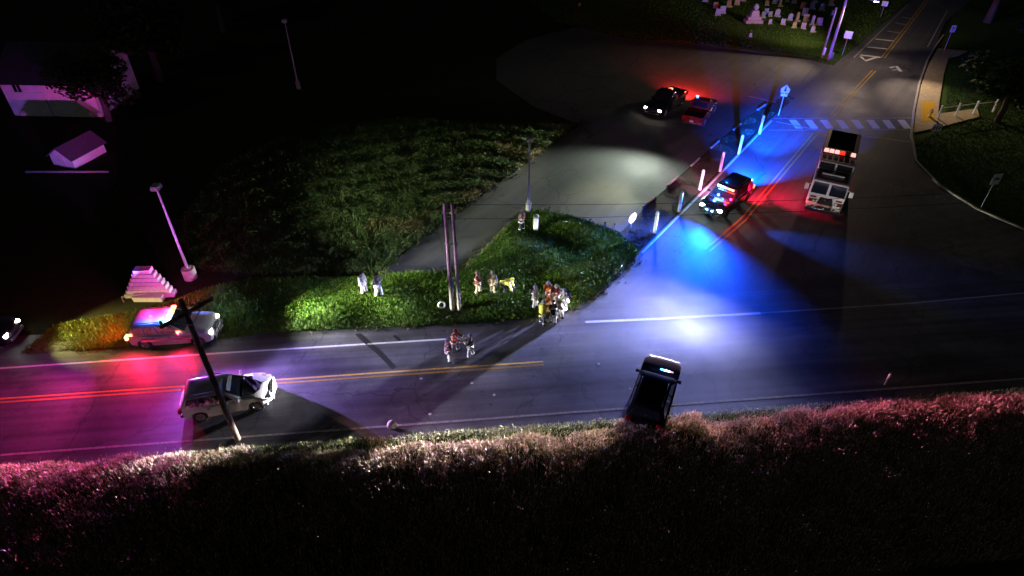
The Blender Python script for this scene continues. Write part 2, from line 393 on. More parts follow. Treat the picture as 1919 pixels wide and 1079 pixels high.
# ------------------------------------------------------------------ grass, weeds, crop (nobody could count these)
def inside(pts, poly):
    x, y = pts[:, 0], pts[:, 1]; r = np.zeros(len(pts), bool); n = len(poly)
    for i in range(n):
        (x1, y1), (x2, y2) = poly[i][:2], poly[(i + 1) % n][:2]
        c = ((y1 > y) != (y2 > y)); r ^= c & (x < (x2 - x1) * (y - y1) / ((y2 - y1) if y2 != y1 else 1e-9) + x1)
    return r
def scatter(poly, n):
    poly = [(p[0], p[1]) for p in poly]; a = np.array(poly); lo, hi = a.min(0), a.max(0); out = []
    got = 0
    while got < n:
        q = RNG.uniform(lo, hi, (n, 2)); q = q[inside(q, poly)]; out.append(q); got += len(q)
    return np.concatenate(out)[:n]
def wob(q, f, s=0):       # cheap smooth noise 0..1
    x, y = q[:, 0], q[:, 1]
    return .5 + .25 * (np.sin(x * f + 1.3 * np.sin(y * f * .7 + s) + s) + np.sin(y * f * 1.1 + 1.7 * np.sin(x * f * .6 - s) + 2 * s))
def tri_mesh(name, V, F, C, m):
    me = bpy.data.meshes.new(name); me.vertices.add(len(V)); me.vertices.foreach_set('co', V.astype(np.float32).ravel())
    me.loops.add(F.size); me.loops.foreach_set('vertex_index', F.astype(np.int32).ravel())
    me.polygons.add(len(F)); me.polygons.foreach_set('loop_start', np.arange(0, F.size, F.shape[1], dtype=np.int32))
    me.polygons.foreach_set('loop_total', np.full(len(F), F.shape[1], dtype=np.int32)); me.update(calc_edges=True)
    at = me.color_attributes.new('Col', 'FLOAT_COLOR', 'POINT'); at.data.foreach_set('color', np.c_[C, np.ones(len(C))].astype(np.float32).ravel())
    me.materials.append(M[m]); return me
def blades(name, q, h, wd, lean, cols, label=None, seed=None, z0=0.):
    """a triangle per blade, plus a small diamond seed head for part of them"""
    n = len(q); a = RNG.uniform(0, 2 * PI, n); b = RNG.uniform(0, 2 * PI, n); l = np.abs(RNG.normal(0, lean, n)) * h
    base = np.c_[q, z0 * np.ones(n)]; sx = np.c_[np.cos(a), np.sin(a), np.zeros(n)] * (wd / 2)[:, None]
    tip = base + np.c_[np.cos(b) * l, np.sin(b) * l, h]
    mid = base + np.c_[np.cos(b) * l * .3, np.sin(b) * l * .3, h * .6]
    V = np.stack([base - sx, base + sx, mid + sx * .8, tip, mid - sx * .8], 1).reshape(-1, 3)
    i = np.arange(n) * 5
    F = np.concatenate([np.c_[i, i + 1, i + 2], np.c_[i, i + 2, i + 4], np.c_[i + 4, i + 2, i + 3]]); C = np.repeat(cols, 5, 0)
    if seed is not None:
        mk, sl, sw_, sc = seed; t = tip[mk]; k = len(t); a2 = RNG.uniform(0, PI, k); dv = np.c_[np.cos(b[mk]) * .4, np.sin(b[mk]) * .4, np.ones(k)] * sl
        s2 = np.c_[np.cos(a2), np.sin(a2), np.zeros(k)] * sw_
        V2 = np.stack([t - dv * .5, t + s2, t + dv * .5, t - s2], 1).reshape(-1, 3); j = len(V) + np.arange(k) * 4
        F = np.concatenate([F, np.c_[j, j + 1, j + 2], np.c_[j, j + 2, j + 3]]); V = np.concatenate([V, V2]); C = np.concatenate([C, np.repeat(sc, 4, 0)])
    o = place(name, tri_mesh(name, V, F, C, 'blades')); o['kind'] = 'stuff'
    if label: o['label'] = label
    return o
def mixc(n, cs, p):
    cs = np.array(cs); k = RNG.choice(len(cs), n, p=p); return cs[k] * RNG.uniform(.65, 1.35, (n, 1))
D7 = R(67); C7 = P(1241, 694) - Vector((math.cos(D7), math.sin(D7), 0)) * 2.15      # where the black SUV stands
# tall field grass along the near side of the road and out into the dark
def at_arr(u, v): return np.c_[CR0.x + RD.x * u + RN.x * v, CR0.y + RD.y * u + RN.y * v]
n = 290000; u = RNG.uniform(-14, 66, n); dpt = RNG.uniform(0, 1, n) ** 1.5 * 8.2
lead = np.clip((u - 13) / 3, 0, 1) * np.clip((46 - u) / 10, .35, 1) * np.where(np.abs(u - 33.2) < 2.2, .2, 1)                  # width of the mown strip: none on the left
v0 = -4.2 - .55 * lead; v = v0 - dpt - .35 * wob(np.c_[u, u * 0], 2.3) * np.exp(-dpt); q = at_arr(u, v)
ok = ~((np.abs((q[:, 0] - C7.x) * math.cos(D7) + (q[:, 1] - C7.y) * math.sin(D7)) < 2.1) & (np.abs(-(q[:, 0] - C7.x) * math.sin(D7) + (q[:, 1] - C7.y) * math.cos(D7)) < 1.0))
q, v, dpt, u = q[ok], v[ok], dpt[ok], u[ok]; n = len(q)
gap = wob(q, 1.35, 6) * wob(q, 3.1, 2); kp = RNG.uniform(0, 1, n) < np.clip(.35 + 2.2 * gap, 0, 1); q, v, dpt, u = q[kp], v[kp], dpt[kp], u[kp]; n = len(q)
h = RNG.uniform(.36, .6, n) * (.75 + .25 * wob(q, 2.1, 1) + .35 * wob(q, 5.3, 4)) * np.clip(.6 + dpt * .5, 0, 1) * np.where((RNG.uniform(0, 1, n) < .06) & (dpt < 1.6), 1.4, 1)
cols = mixc(n, [(.17, .15, .05), (.24, .2, .1), (.08, .12, .025), (.3, .25, .15)], [.34, .28, .2, .18])
mk = RNG.uniform(0, 1, n) < .62; scol = mixc(int(mk.sum()), [(.4, .3, .27), (.46, .38, .3), (.33, .22, .22)], [.45, .32, .23])
blades('tall_field_grass', q, h, RNG.uniform(.01, .024, n), .26, cols, 'tall seeding field grass along the near side of the road', (mk, .17, .012, scol), z0=-.03 + .09 * np.minimum(0, v + 4.8))
n = 22000; u = RNG.uniform(8, 64, n); q = at_arr(u, RNG.uniform(-5.1, -4.1, n))
blades('mown_roadside_grass', q, RNG.uniform(.08, .26, n), RNG.uniform(.015, .035, n), .5, mixc(n, [(.34, .36, .2), (.46, .45, .3), (.2, .26, .1)], [.5, .25, .25]), 'short pale mown grass at the road edge', z0=.01)
# verge and corner island
n = 120000; q = scatter(verge, n); g = wob(q, 1.1, 2); h = (.07 + .2 * g) * RNG.uniform(.6, 1.4, n)
warm_lit = (q[:, 0] < -18.2)  # warm headlight colour put into the blades left of the white police car
cols = mixc(n, [(.06, .14, .009), (.035, .1, .008), (.1, .165, .018), (.15, .14, .04)], [.42, .32, .18, .08]); cols[warm_lit] = cols[warm_lit] * np.array([1.9, 1.15, 1.2])
blades('verge_grass', q, h, RNG.uniform(.016, .04, n), .55, cols, 'short green grass on the verge and corner island')
def along(pts, n, sd):
    pts = [P(*a) for a in pts]; L = np.array([(b - a).length for a, b in zip(pts, pts[1:])]); k = RNG.choice(len(L), n, p=L / L.sum()); t = RNG.uniform(0, 1, n)
    a = np.array([tuple(p)[:2] for p in pts]); return a[k] * (1 - t)[:, None] + a[k + 1] * t[:, None] + RNG.normal(0, 1, (n, 2)) * (sd * RNG.uniform(.2, 1.6, n))[:, None]
eds = [[(1088, 236), (985, 305), (880, 383), (770, 463), (715, 512)], [(985, 394), (870, 508), (715, 513)], [(60, 663), (245, 652), (420, 637), (500, 624), (840, 610), (1000, 596), (1075, 580)], [(985, 392), (1085, 411), (1160, 440)], [(1072, 581), (1125, 545), (1200, 470)], [(1040, 39), (1180, 71), (1300, 80), (1400, 92), (1500, 108), (1562, 124)]]
q = np.concatenate([along(e, 2600, .16) for e in eds]); q = q[wob(q, 2.4, 3) + RNG.uniform(-.3, .3, len(q)) > .42]; n = len(q)
blades('edge_grass', q, RNG.uniform(.04, .2, n), RNG.uniform(.015, .04, n), .7, mixc(n, [(.07, .12, .02), (.17, .16, .07), (.04, .08, .015)], [.5, .3, .2]), 'ragged grass creeping over the asphalt edges', z0=.005)
n = 7000; q = scatter(island, n); k = wob(q, 2.2, 5) > .55; q = q[k]; n = len(q)
blades('strip_weeds', q, RNG.uniform(.03, .09, n), RNG.uniform(.02, .04, n), .6, mixc(n, [(.07, .09, .03), (.16, .14, .07)], [.6, .4]), 'sparse weeds in the strip beside the white bollards')
n = 45000; q = scatter([p for p in cemgrass if p.y < 140], n)
blades('cemetery_grass', q, RNG.uniform(.06, .2, n), RNG.uniform(.04, .09, n), .6, mixc(n, [(.06, .12, .015), (.1, .14, .03), (.04, .09, .015)], [.5, .25, .25]), 'mown grass of the cemetery')
n = 30000; q = scatter([P(*a) for a in [(1712, 300), (1765, 347), (1835, 388), (1925, 428), (2050, 470), (2050, 200), (1780, 120), (1768, 240), (1715, 268)]], n)
blades('lawn_grass', q, RNG.uniform(.05, .16, n), RNG.uniform(.03, .06, n), .6, mixc(n, [(.05, .11, .015), (.035, .085, .012)], [.6, .4]), 'dark mown lawn on the far right corner')
# leafy crop field beside the lot, sown in curving rows
crop = [P(*a) for a in [(710, 508), (600, 514), (455, 512), (370, 505), (340, 420), (420, 310), (560, 245), (760, 225), (940, 238), (1075, 236), (1000, 294), (880, 380), (770, 460)]]
n = 25000; q = scatter(crop, n); cx, cy = P(860, 600).x, P(860, 600).y
rad = np.hypot(q[:, 0] - cx, q[:, 1] - cy); row = .5 + .5 * np.sin(rad * 2 * PI / 2.1 + 1.6 * np.sin(q[:, 0] * .45) + 1.3 * np.sin(q[:, 1] * .7))
keep = RNG.uniform(0, 1, n) < (.45 + .55 * row) * (.55 + .45 * (wob(q, 1.3, 4) > .3)); q = q[keep]; row = row[keep]; n = len(q)
L_ = 15; ph = .1 + .34 * (.55 * row + .45 * wob(q, 2.6, 9)) * RNG.uniform(.6, 1.2, n)
c0 = np.repeat(np.c_[q, ph * 0], L_, 0); N_ = n * L_
off = RNG.normal(0, 1, (N_, 3)) * np.array([.2, .2, 0]); ctr = c0 + off; ctr[:, 2] = np.repeat(ph, L_) * RNG.uniform(.2, 1.1, N_)
a = RNG.uniform(0, 2 * PI, N_); tl = RNG.uniform(-.7, .7, N_); sz = RNG.uniform(.04, .13, N_)
ax = np.c_[np.cos(a), np.sin(a), tl]; ay = np.c_[-np.sin(a), np.cos(a), RNG.uniform(-.6, .6, N_)] * RNG.uniform(.16, .4, N_)[:, None]
V = np.stack([ctr - ax * sz[:, None], ctr + ay * sz[:, None], ctr + ax * sz[:, None], ctr - ay * sz[:, None]], 1).reshape(-1, 3)
F = np.arange(N_ * 4).reshape(-1, 4); V[:, 2] = np.maximum(V[:, 2], .01)
dl = np.abs((q[:, 0] - P(760, 470).x) * math.sin(R(57)) - (q[:, 1] - P(760, 470).y) * math.cos(R(57))); brown = np.repeat((wob(q, .7, 7) > .3 + dl * .16) & (q[:, 1] > 38) | (RNG.uniform(0, 1, n) < .06), L_); C = mixc(N_, [(.04, .085, .018), (.025, .055, .012), (.09, .1, .03)], [.45, .37, .18]); C[brown] = mixc(int(brown.sum()), [(.13, .1, .04), (.16, .13, .05), (.08, .09, .03)], [.4, .3, .3])
n = 60000; q = scatter(crop, n); k = RNG.uniform(0, 1, n) < .35 + .65 * wob(q, 1.7, 8); q = q[k]; n = len(q)
blades('crop_weeds', q, RNG.uniform(.15, .5, n), RNG.uniform(.015, .035, n), .6, mixc(n, [(.06, .1, .02), (.12, .12, .04), (.04, .08, .015)], [.5, .2, .3]), 'thin weeds growing through the leafy field beside the lot')
o = place('crop_leaves', tri_mesh('crop_leaves', V, F, np.repeat(C, 4, 0), 'leaves')); tag(o, 'low leafy plants in curving rows beside the parking lot', kind='stuff')

# ------------------------------------------------------------------ trees
def tree(name, base, h, r, label, leaf=.3, n=5200, cols=((.03, .06, .015), (.045, .08, .02), (.02, .04, .012)), group=None, cz=.62):
    root = thing(name, base, label, 'tree', group); mb = MB()
    tr = h * .03 + .06; bend = [Vector((0, 0, 0)), Vector((.1, .05, h * .2)), Vector((-.05, .12, h * .45)), Vector((.1, 0, h * .75))]
    mb.tube(bend, [tr * 1.25, tr, tr * .75, tr * .35], 10); tips = []
    for i in range(9):
        a = i * 2.4; z = h * (.28 + .055 * i); s = Vector((0, .08, z)); e = s + Vector((math.cos(a) * r * .72, math.sin(a) * r * .72, h * .17 + .3 * math.sin(i)))
        mb.tube([s, s.lerp(e, .5) + Vector((0, 0, .2)), e], [tr * .45, tr * .3, tr * .1], 6); tips += [e, s.lerp(e, .6)]
    part('trunk', mb, 'bark', root)
    blobs = [t + Vector(RNG.normal(0, .3, 3)) for t in tips] + [Vector((RNG.normal(0, r * .45), RNG.normal(0, r * .45), h * RNG.uniform(.5, .95))) for _ in range(14)]
    bc = np.array([tuple(b) for b in blobs]); k = RNG.integers(0, len(bc), n); d = RNG.normal(0, 1, (n, 3)); d /= np.linalg.norm(d, axis=1)[:, None]
    ctr = bc[k] + d * (r * .36 * RNG.uniform(.55, 1.05, n) ** .5)[:, None] * np.array([1, 1, .75]); ctr = ctr[ctr[:, 2] > h * .18]; n = len(ctr)
    a = RNG.uniform(0, 2 * PI, n); ax = np.c_[np.cos(a), np.sin(a), RNG.uniform(-.8, .8, n)]; ay = np.c_[-np.sin(a), np.cos(a), RNG.uniform(-.8, .8, n)] * .55; s = (leaf * RNG.uniform(.5, 1.2, n))[:, None]
    V = np.stack([ctr - ax * s, ctr + ay * s, ctr + ax * s, ctr - ay * s], 1).reshape(-1, 3)
    me = tri_mesh('crown', V, np.arange(n * 4).reshape(-1, 4), np.repeat(mixc(n, cols, [1 / len(cols)] * len(cols)), 4, 0), 'leaves')
    place('crown', me, root); return root
tree('broadleaf_tree', P(1868, 228), 6.2, 3.1, 'dense dark tree on the corner lawn behind the white rail', .26, 6000)
tree('broadleaf_tree', P(1850, 42), 11, 5, 'tall tree with a bare violet-lit trunk at the top of the side road', .4, 3500, cz=.8)
tree('broadleaf_tree', P(1985, 170), 8, 4, 'dark tree at the picture edge right of the white rail', .3, 4000)
tree('yard_tree', P(205, 226), 6.6, 3.0, 'dark tree overlapping the end of the white barn', .24, 4200)
tree('yard_tree', P(300, 150), 9.0, 4.0, 'barely lit tree in the dark between barn and far lamp post', .32, 4500)
tree('yard_tree', P(420, 60), 10, 4.4, 'almost black tree left of the far lamp post', .34, 4000)

# ------------------------------------------------------------------ barn and shed
bl, br = P(28, 216), P(176, 219)
ax = (br - bl).normalized(); root = thing('barn', bl, 'long low white barn with dark metal roof beyond the stepped wall', 'barn', rz=math.atan2(ax.y, ax.x))
W_, D_, Hh, Rh = 8.4, 7.0, 3.4, 5.6
mb = MB(); prof = [(0, 0), (D_, 0), (D_, Hh), (D_ / 2, Rh - .15), (0, Hh)]
mb.add([(0, y, z) for y, z in prof] + [(W_, y, z) for y, z in prof], [(4, 3, 2, 1, 0), (5, 6, 7, 8, 9)] + [(i, (i + 1) % 5, 5 + (i + 1) % 5, 5 + i) for i in range(5)])
wall = part('wall', mb, 'barn_white', root)
mb = MB()
for i in range(40):
    mb.box((.1 + i * .21, -.012, Hh / 2), (.16, .024, Hh - .05))
part('siding', mb, 'barn_white', wall)['kind'] = 'stuff'
for s in (0, 1):
    y0, y1 = (-.45, D_ / 2) if s == 0 else (D_ + .45, D_ / 2); mb = MB()
    z0 = Hh - .28
    mb.slab([(-.4, y0, z0), (W_ + .4, y0, z0), (W_ + .4, y1, Rh), (-.4, y1, Rh)] if s == 0 else [(W_ + .4, y0, z0), (-.4, y0, z0), (-.4, y1, Rh), (W_ + .4, y1, Rh)], .08)
    rf = part('roof', mb, 'barn_roof', root); mb = MB()
    for i in range(24):
        x = -.3 + i * .41; mb.tube([(x, y0, z0 + .1), (x, y1, Rh + .1)], .025, 5)
    part('roof_rib', mb, 'barn_roof', rf)['kind'] = 'stuff'
def win(root, x, z, w_, h_):
    mb = MB()
    for a in ((x, z + h_ / 2, w_ + .14, .07), (x, z - h_ / 2, w_ + .14, .07)): mb.box((a[0], -.045, a[1]), (a[2], .06, a[3]))
    for a in (-1, 1): mb.box((x + a * (w_ / 2 + .035), -.046, z), (.07, .058, h_ - .08))
    mb.box((x, -.044, z), (.04, .05, h_ - .08)); f = part('window', mb, 'barn_white', root)
    mb = MB(); mb.box((x, -.03, z), (w_, .02, h_)); part('pane', mb, 'glass', f)
win(root, 1.5, 2.55, .75, .9)
mb = MB(); mb.box((2.2, -.05, 1.15), (3.1, .06, 2.3)); dr = part('door', mb, 'barn_white', root, bevel=.01)
mb = MB(); 
for i in range(1, 5): mb.box((2.2, -.09, i * .46), (3.05, .02, .035))
part('rail', mb, 'barn_white', dr)
mb = MB(); mb.box((6.1, -.05, 1.15), (3.1, .06, 2.3)); dr = part('door', mb, 'barn_white', root, bevel=.01)
mb = MB()
for i in range(1, 5): mb.box((6.1, -.09, i * .46), (3.05, .02, .035))
part('rail', mb, 'barn_white', dr)
sA, sB = P(122, 306), P(178, 276); d = sB - sA
root = thing('garden_shed', Vector((-36.5, 47.8, 0)), 'small gabled shed with grey roof and pink-lit gable on the dark field', 'shed', rz=R(71))
SW, SL, SH, SR = 2.3, 3.2, .9, 1.62; mb = MB(); prof = [(-SW / 2, 0), (SW / 2, 0), (SW / 2, SH), (0, SR), (-SW / 2, SH)]
mb.add([(0, y, z) for y, z in prof] + [(SL, y, z) for y, z in prof], [(4, 3, 2, 1, 0), (5, 6, 7, 8, 9)] + [(i, (i + 1) % 5, 5 + (i + 1) % 5, 5 + i) for i in range(5)])
part('wall', mb, 'shed_wall', root)
for s in (-1, 1):
    mb = MB(); q = [(-.2, s * (SW / 2 + .2), SH - .13), (SL + .2, s * (SW / 2 + .2), SH - .13), (SL + .2, 0, SR + .03), (-.2, 0, SR + .03)]
    mb.slab(q if s < 0 else q[::-1], .06); part('roof', mb, 'shed_roof', root)
mb = MB(); mb.box((-.03, 0, .5), (.05, .7, 1.0)); dr = part('door', mb, 'shed_wall', root, bevel=.01)
mb = MB(); mb.box((-.07, .3, .6), (.03, .04, .12)); part('handle', mb, 'black_trim', dr)
mb = MB(); a, b = P(48, 324), P(205, 322); mb.box((a + b) / 2 + Vector((0, 0, .07)), ((b - a).length, .14, .14)); tag(part('timber_edging', mb, 'wood_pale', bevel=.01), 'low timber edging on the ground in front of the small shed', 'edging')

# ------------------------------------------------------------------ stepped block wall with its planter and rail
wb = P(284, 553); root = thing('block_wall', wb, 'stepped pyramid of pale blocks glowing magenta behind the police car', 'wall', rz=R(2))
rowsN = [9, 8, 7, 6, 5, 4, 3]; bh, bw = .27, .33
for r_, n in enumerate(rowsN):
    for i in range(n):
        mb = None
        if r_ == 0 and i == 0:
            mb0 = MB(); mb0.box((0, 0, 0), (bw - .014, .5, bh - .012)); BLK = mb0.mesh('brick', [M['block_pale']], 30)
        o = place('brick', BLK, root, ((i - (n - 1) / 2) * bw + random.uniform(-.006, .006), .04 * r_ + random.uniform(-.012, .012), bh * (r_ + .5)))
mb = MB(); mb.box((0, 0, .17), (1.75, .42, .34), top=1.05); mb.box((0, 0, .36), (1.85, .5, .05)); o = part('planter', mb, 'stone_pale', bevel=.015, loc=P(284, 557) + Vector((0, -.25, 0)))
tag(o, 'pale stone trough at the foot of the stepped block wall', 'planter')
mb = MB(); a, b = P(232, 566), P(275, 560)
mb.tube([a, a + Vector((0, 0, .4)), b + Vector((0, 0, .4)), b], .035, 8); tag(part('low_rail', mb, 'pole_grey'), 'low pipe rail left of the stepped block wall', 'rail')

# ------------------------------------------------------------------ lamp posts, utility poles, wires
def lamp_post(base, h, label, r=.09, foot=.35):
    root = thing('lamp_post', base, label, 'lamp post', 'unlit lamp posts round the lot')
    mb = MB(); mb.lathe([(.0, .75), (foot * .92, .75), (foot, .7), (foot, 0)][::-1], 16); part('footing', mb, 'concrete', root)
    mb = MB(); mb.tube([(0, 0, .75), (0, 0, h)], [r, r * .62], 10); mb.box((0, 0, .78), (.34, .34, .05)); part('pole', mb, 'pole_grey', root)
    mb = MB(); mb.box((0, 0, h + .08), (.5, .62, .26), top=.8); hd = part('lamp_head', mb, 'pole_grey', root, bevel=.03)
    mb = MB(); mb.box((0, 0, h - .065), (.38, .5, .03)); part('lens', mb, 'lamp_off', hd); return root
for bpx, ty, lab, ft in [((358, 520), 352, 'unlit lamp post on a fat round footing behind the white police car', .42), ((990, 396), 262, 'unlit lamp post at the tip of the corner grass island', .2), ((560, 166), 40, 'far lamp post with a red-glinting head out in the dark field', .22)]:
    b = P(*bpx); lamp_post(b, height_for(b, ty), lab, foot=ft)
def util(base, h, label, rz, arm=2.3, m='wood', r=.15, twin=False):
    root = thing('utility_pole', base, label, 'utility pole', rz=rz)
    mb = MB(); mb.tube([(0, 0, 0), (0, 0, h)], [r, r * .72], 12); part('pole', mb, m, root)
    if twin:
        mb = MB(); mb.tube([(.42, 0, 0), (.4, 0, h - .05)], [r * .85, r * .62], 12); part('pole', mb, m, root)
        for z in (h * .3, h * .65, h - .6):
            mb = MB(); mb.box((.21, 0, z), (.75, .07, .12)); part('brace', mb, 'galv', root)
    if arm:
        mb = MB(); mb.box((0, -.16, h - .55), (arm, .11, .13)); ar = part('crossarm', mb, m, root)
        for s in (-1, -.45, .45, 1):
            mb = MB(); mb.lathe([(.0, .22), (.05, .2), (.07, .13), (.04, .1), (.06, .04), (.03, 0)][::-1], 8, (s * arm * .46, -.16, h - .48)); part('insulator', mb, 'sign_back', ar)
        mb = MB()
        for s in (-1, 1): mb.tube([(s * .7, -.16, h - .6), (0, -.14, h - 1.25)], .025, 5)
        part('brace', mb, 'galv', root)
    return root
b1 = P(446, 824); h1 = height_for(b1, 563); util(b1, h1, 'dark wooden utility pole with crossarm in front of the damaged white car', R(52))
b2 = P(848, 581); h2 = height_for(b2, 380); util(b2, h2, 'pair of pale utility poles standing together on the verge', R(-4), arm=0, m='wood_pale', r=.14, twin=True)
def wire(a, b, sag, label):
    mb = MB(); pts = [a.lerp(b, i / 16) - Vector((0, 0, 4 * sag * (i / 16) * (1 - i / 16))) for i in range(17)]
    mb.tube(pts, .012, 4); tag(part('power_line', mb, 'rubber'), label, 'power line')
t1 = b1 + Vector((0, 0, h1 - .3)); t2 = b2 + Vector((.1, 0, h2 - .1))
wire(t1 + Vector((.6, .7, 0)), t2, .35, 'thin wire between the dark pole and the pale pole pair')
wire(t2, P(2300, 330, 9.5), .5, 'thin wire running from the pale pole pair to the right')
wire(t2 - Vector((0, 0, .9)), P(2300, 345, 8.6), .5, 'lower of the thin wires running right from the pale pole pair')
# white guard stub and wheel trim by the pole pair
mb = MB(); b = P(862, 577); mb.tube([(0, 0, 0), (-.02, 0, 1.1)], [.09, .075], 10); mb.ball((-.02, 0, 1.1), .075); tag(part('guard_post', mb, 'plastic_white', loc=b), 'short white guard post right beside the pale pole pair', 'post')
mb = MB(); mb.lathe([(.14, -.03), (.2, -.05), (.24, 0), (.2, .05), (.14, .03), (.14, -.03)], 18, axis='y'); o = part('wheel_ring', mb, 'plastic_white', loc=P(828, 577) + Vector((0, 0, .24))); o.rotation_euler = (R(-20), 0, R(10)); tag(o, 'white ring lying in the grass left of the pale pole pair', 'wheel')

# street lamp at the cemetery corner (lit), with the shorter pole beside it
b = P(1552, 113); hL = height_for(b, -6) ; root = thing('street_lamp', b, 'lit street lamp on a tall pole at the cemetery corner', 'street lamp')
mb = MB(); mb.tube([(0, 0, 0), (0, 0, hL)], [.16, .12], 12); part('pole', mb, 'pole_grey', root)
mb = MB(); mb.tube([(0, 0, hL - .25), (1.3, -.35, hL + .0), (2.5, -.75, hL - .12)], [.06, .055, .045], 8); arm = part('arm', mb, 'white_paint', root)
mb = MB(); mb.box((2.75, -.83, hL - .14), (.62, .26, .14), rz=R(-17), top=.8); hd = part('lamp_head', mb, 'pole_grey', root, bevel=.03)
mb = MB(); mb.box((2.75, -.83, hL - .23), (.44, .2, .03), rz=R(-17)); part('lens', mb, 'lamp_lit', hd)
mb = MB(); mb.box((.12, -.2, .6), (.3, .25, .7)); part('meter_box', mb, 'galv', root, bevel=.02)
LAMP = spot(root, (2.75, -.83, hL - .3), (1.0, -3.2, 0), 230, (1, .74, .55), 170, .6, .12, 'street_light')
for px_, pw_, sz_ in (((1400, 130), 1700, 58), ((1440, 50), 1500, 56), ((1775, 200), 2200, 56), ((1590, 270), 420, 70), ((1700, 45), 800, 60)): spot(root, (2.75, -.83, hL - .3), to_local(root, P(*px_)), pw_, (1, .74, .55), sz_, 1, .12, 'street_light'); LAMP_H = hL
b = P(1540, 108); hS = height_for(b, 14); root = thing('service_pole', b, 'slimmer bare pole left of the lit street lamp', 'pole')
mb = MB(); mb.tube([(0, 0, 0), (0, 0, hS)], [.11, .09], 10); part('pole', mb, 'wood_pale', root); mb = MB(); mb.box((0, -.14, .75), (.26, .16, .8)); part('meter_box', mb, 'white_paint', root, bevel=.02)

# ------------------------------------------------------------------ signs
def sign(base_px, top_py, w_, h_, label, face='sign_white', rz=0., glyph=None, post='galv', shape='rect', name='road_sign', frame=None):
    b = P(*base_px); h = height_for(b, top_py); root = thing(name, b, label, 'sign', rz=rz)
    mb = MB(); mb.tube([(0, 0, 0), (0, 0, h - .04)], .035, 8); part('post', mb, post, root)
    zc = h - h_ / 2
    if shape == 'rect': pts = [(-w_ / 2, -.05, zc - h_ / 2), (w_ / 2, -.05, zc - h_ / 2), (w_ / 2, -.05, zc + h_ / 2), (-w_ / 2, -.05, zc + h_ / 2)]
    elif shape == 'diamond': pts = [(0, -.05, zc - h_ / 2), (w_ / 2, -.05, zc), (0, -.05, zc + h_ / 2), (-w_ / 2, -.05, zc)]
    else: pts = [(w_ / 2 * math.cos(R(22.5 + 45 * k)) * 1.08, -.05, zc + h_ / 2 * math.sin(R(22.5 + 45 * k)) * 1.08) for k in range(8)]
    mb = MB(); mb.slab(pts, .02); pl = part('plate', mb, face, root, smooth=None)
    if frame:
        mb = MB(); t = .035; y = -.074
        for c, d in (((0, y, zc + h_ / 2 - t), (w_ - .04, .006, t)), ((0, y, zc - h_ / 2 + t), (w_ - .04, .006, t)), ((-w_ / 2 + t, y, zc), (t, .006, h_ - .12)), ((w_ / 2 - t, y, zc), (t, .006, h_ - .12))): mb.box(c, d)
        part('border', mb, frame, pl)
    if glyph:
        mb = MB()
        for q in glyph: mb.slab([(x * w_ / 2, -.071, zc + z * h_ / 2) for x, z in q], .006)
        part('symbol', mb, 'sign_black', pl, smooth=None)
    return root
cross = [[(-.5, -.38), (-.32, -.5), (.5, .38), (.32, .5)], [(-.5, .38), (-.32, .5), (.5, -.38), (.32, -.5)]]
sign((1838, 389), 325, .75, .85, 'square white sign with dark mark on the right corner lawn', rz=R(12), glyph=[[(-.6, -.15), (-.2, -.2), (.0, .05), (.25, -.2), (.6, -.1), (.5, .25), (.1, .3), (-.3, .28)]])
sign((1768, 97), 47, .62, .75, 'small white sign on a slanting post above the tan pavement', rz=R(10), glyph=[[(-.5, .1), (.5, .1), (.5, .35), (-.5, .35)], [(-.4, -.4), (.4, -.4), (.4, -.2), (-.4, -.2)]])
sign((1578, 104), 58, .8, .8, 'blue-lit square sign right of the street lamp pole', rz=R(-30), frame=None)
sign((1650, 32), 2, .7, .6, 'blue-lit small sign far up the side road edge', rz=R(-30))
r_ = sign((1741, 272), 232, .78, .62, 'low black and white panel sign at the kerb by the crosswalk', glyph=[[(-.85, -.55), (-.55, -.55), (-.35, .45), (-.65, .45)], [(-.25, -.5), (.05, -.5), (.25, .4), (-.05, .4)], [(.35, -.5), (.62, -.5), (.85, .45), (.55, .45)]])
# crossing sign: pentagon-ish diamond above a small arrow plate, lit blue
b = P(1459, 216); h = height_for(b, 158); root = thing('crossing_sign', b, 'tall crossing sign with arrow plate shining blue at the crosswalk', 'sign', rz=R(-20))
mb = MB(); mb.tube([(0, 0, 0), (0, 0, h - .1)], .04, 8); part('post', mb, 'white_paint', root)
z = h - .42; mb = MB(); mb.slab([(-.34, -.05, z - .36), (.34, -.05, z - .36), (.4, -.05, z), (0, -.05, z + .42), (-.4, -.05, z)], .02); pl = part('plate', mb, 'sign_white', root, smooth=None)
mb = MB(); mb.slab([(-.1, -.073, z - .2), (.1, -.073, z - .2), (.06, -.073, z + .12), (-.06, -.073, z + .12)], .005); mb.lathe([(0.001, -.003), (.07, -.003), (.07, .003), (0.001, .003)], 10, (0, -.075, z + .2), axis='y'); part('symbol', mb, 'sign_black', pl)
mb = MB(); mb.slab([(-.28, -.05, z - .68), (.28, -.05, z - .68), (.28, -.05, z - .42), (-.28, -.05, z - .42)], .02); part('arrow_plate', mb, 'sign_white', root, smooth=None)
# sign at the mouth of the lot
sign((1181, 432), 399, .76, .76, 'eight-sided pinkish sign at the tip of the grass island', 'sign_pink', rz=R(42), shape='oct', name='stop_sign')
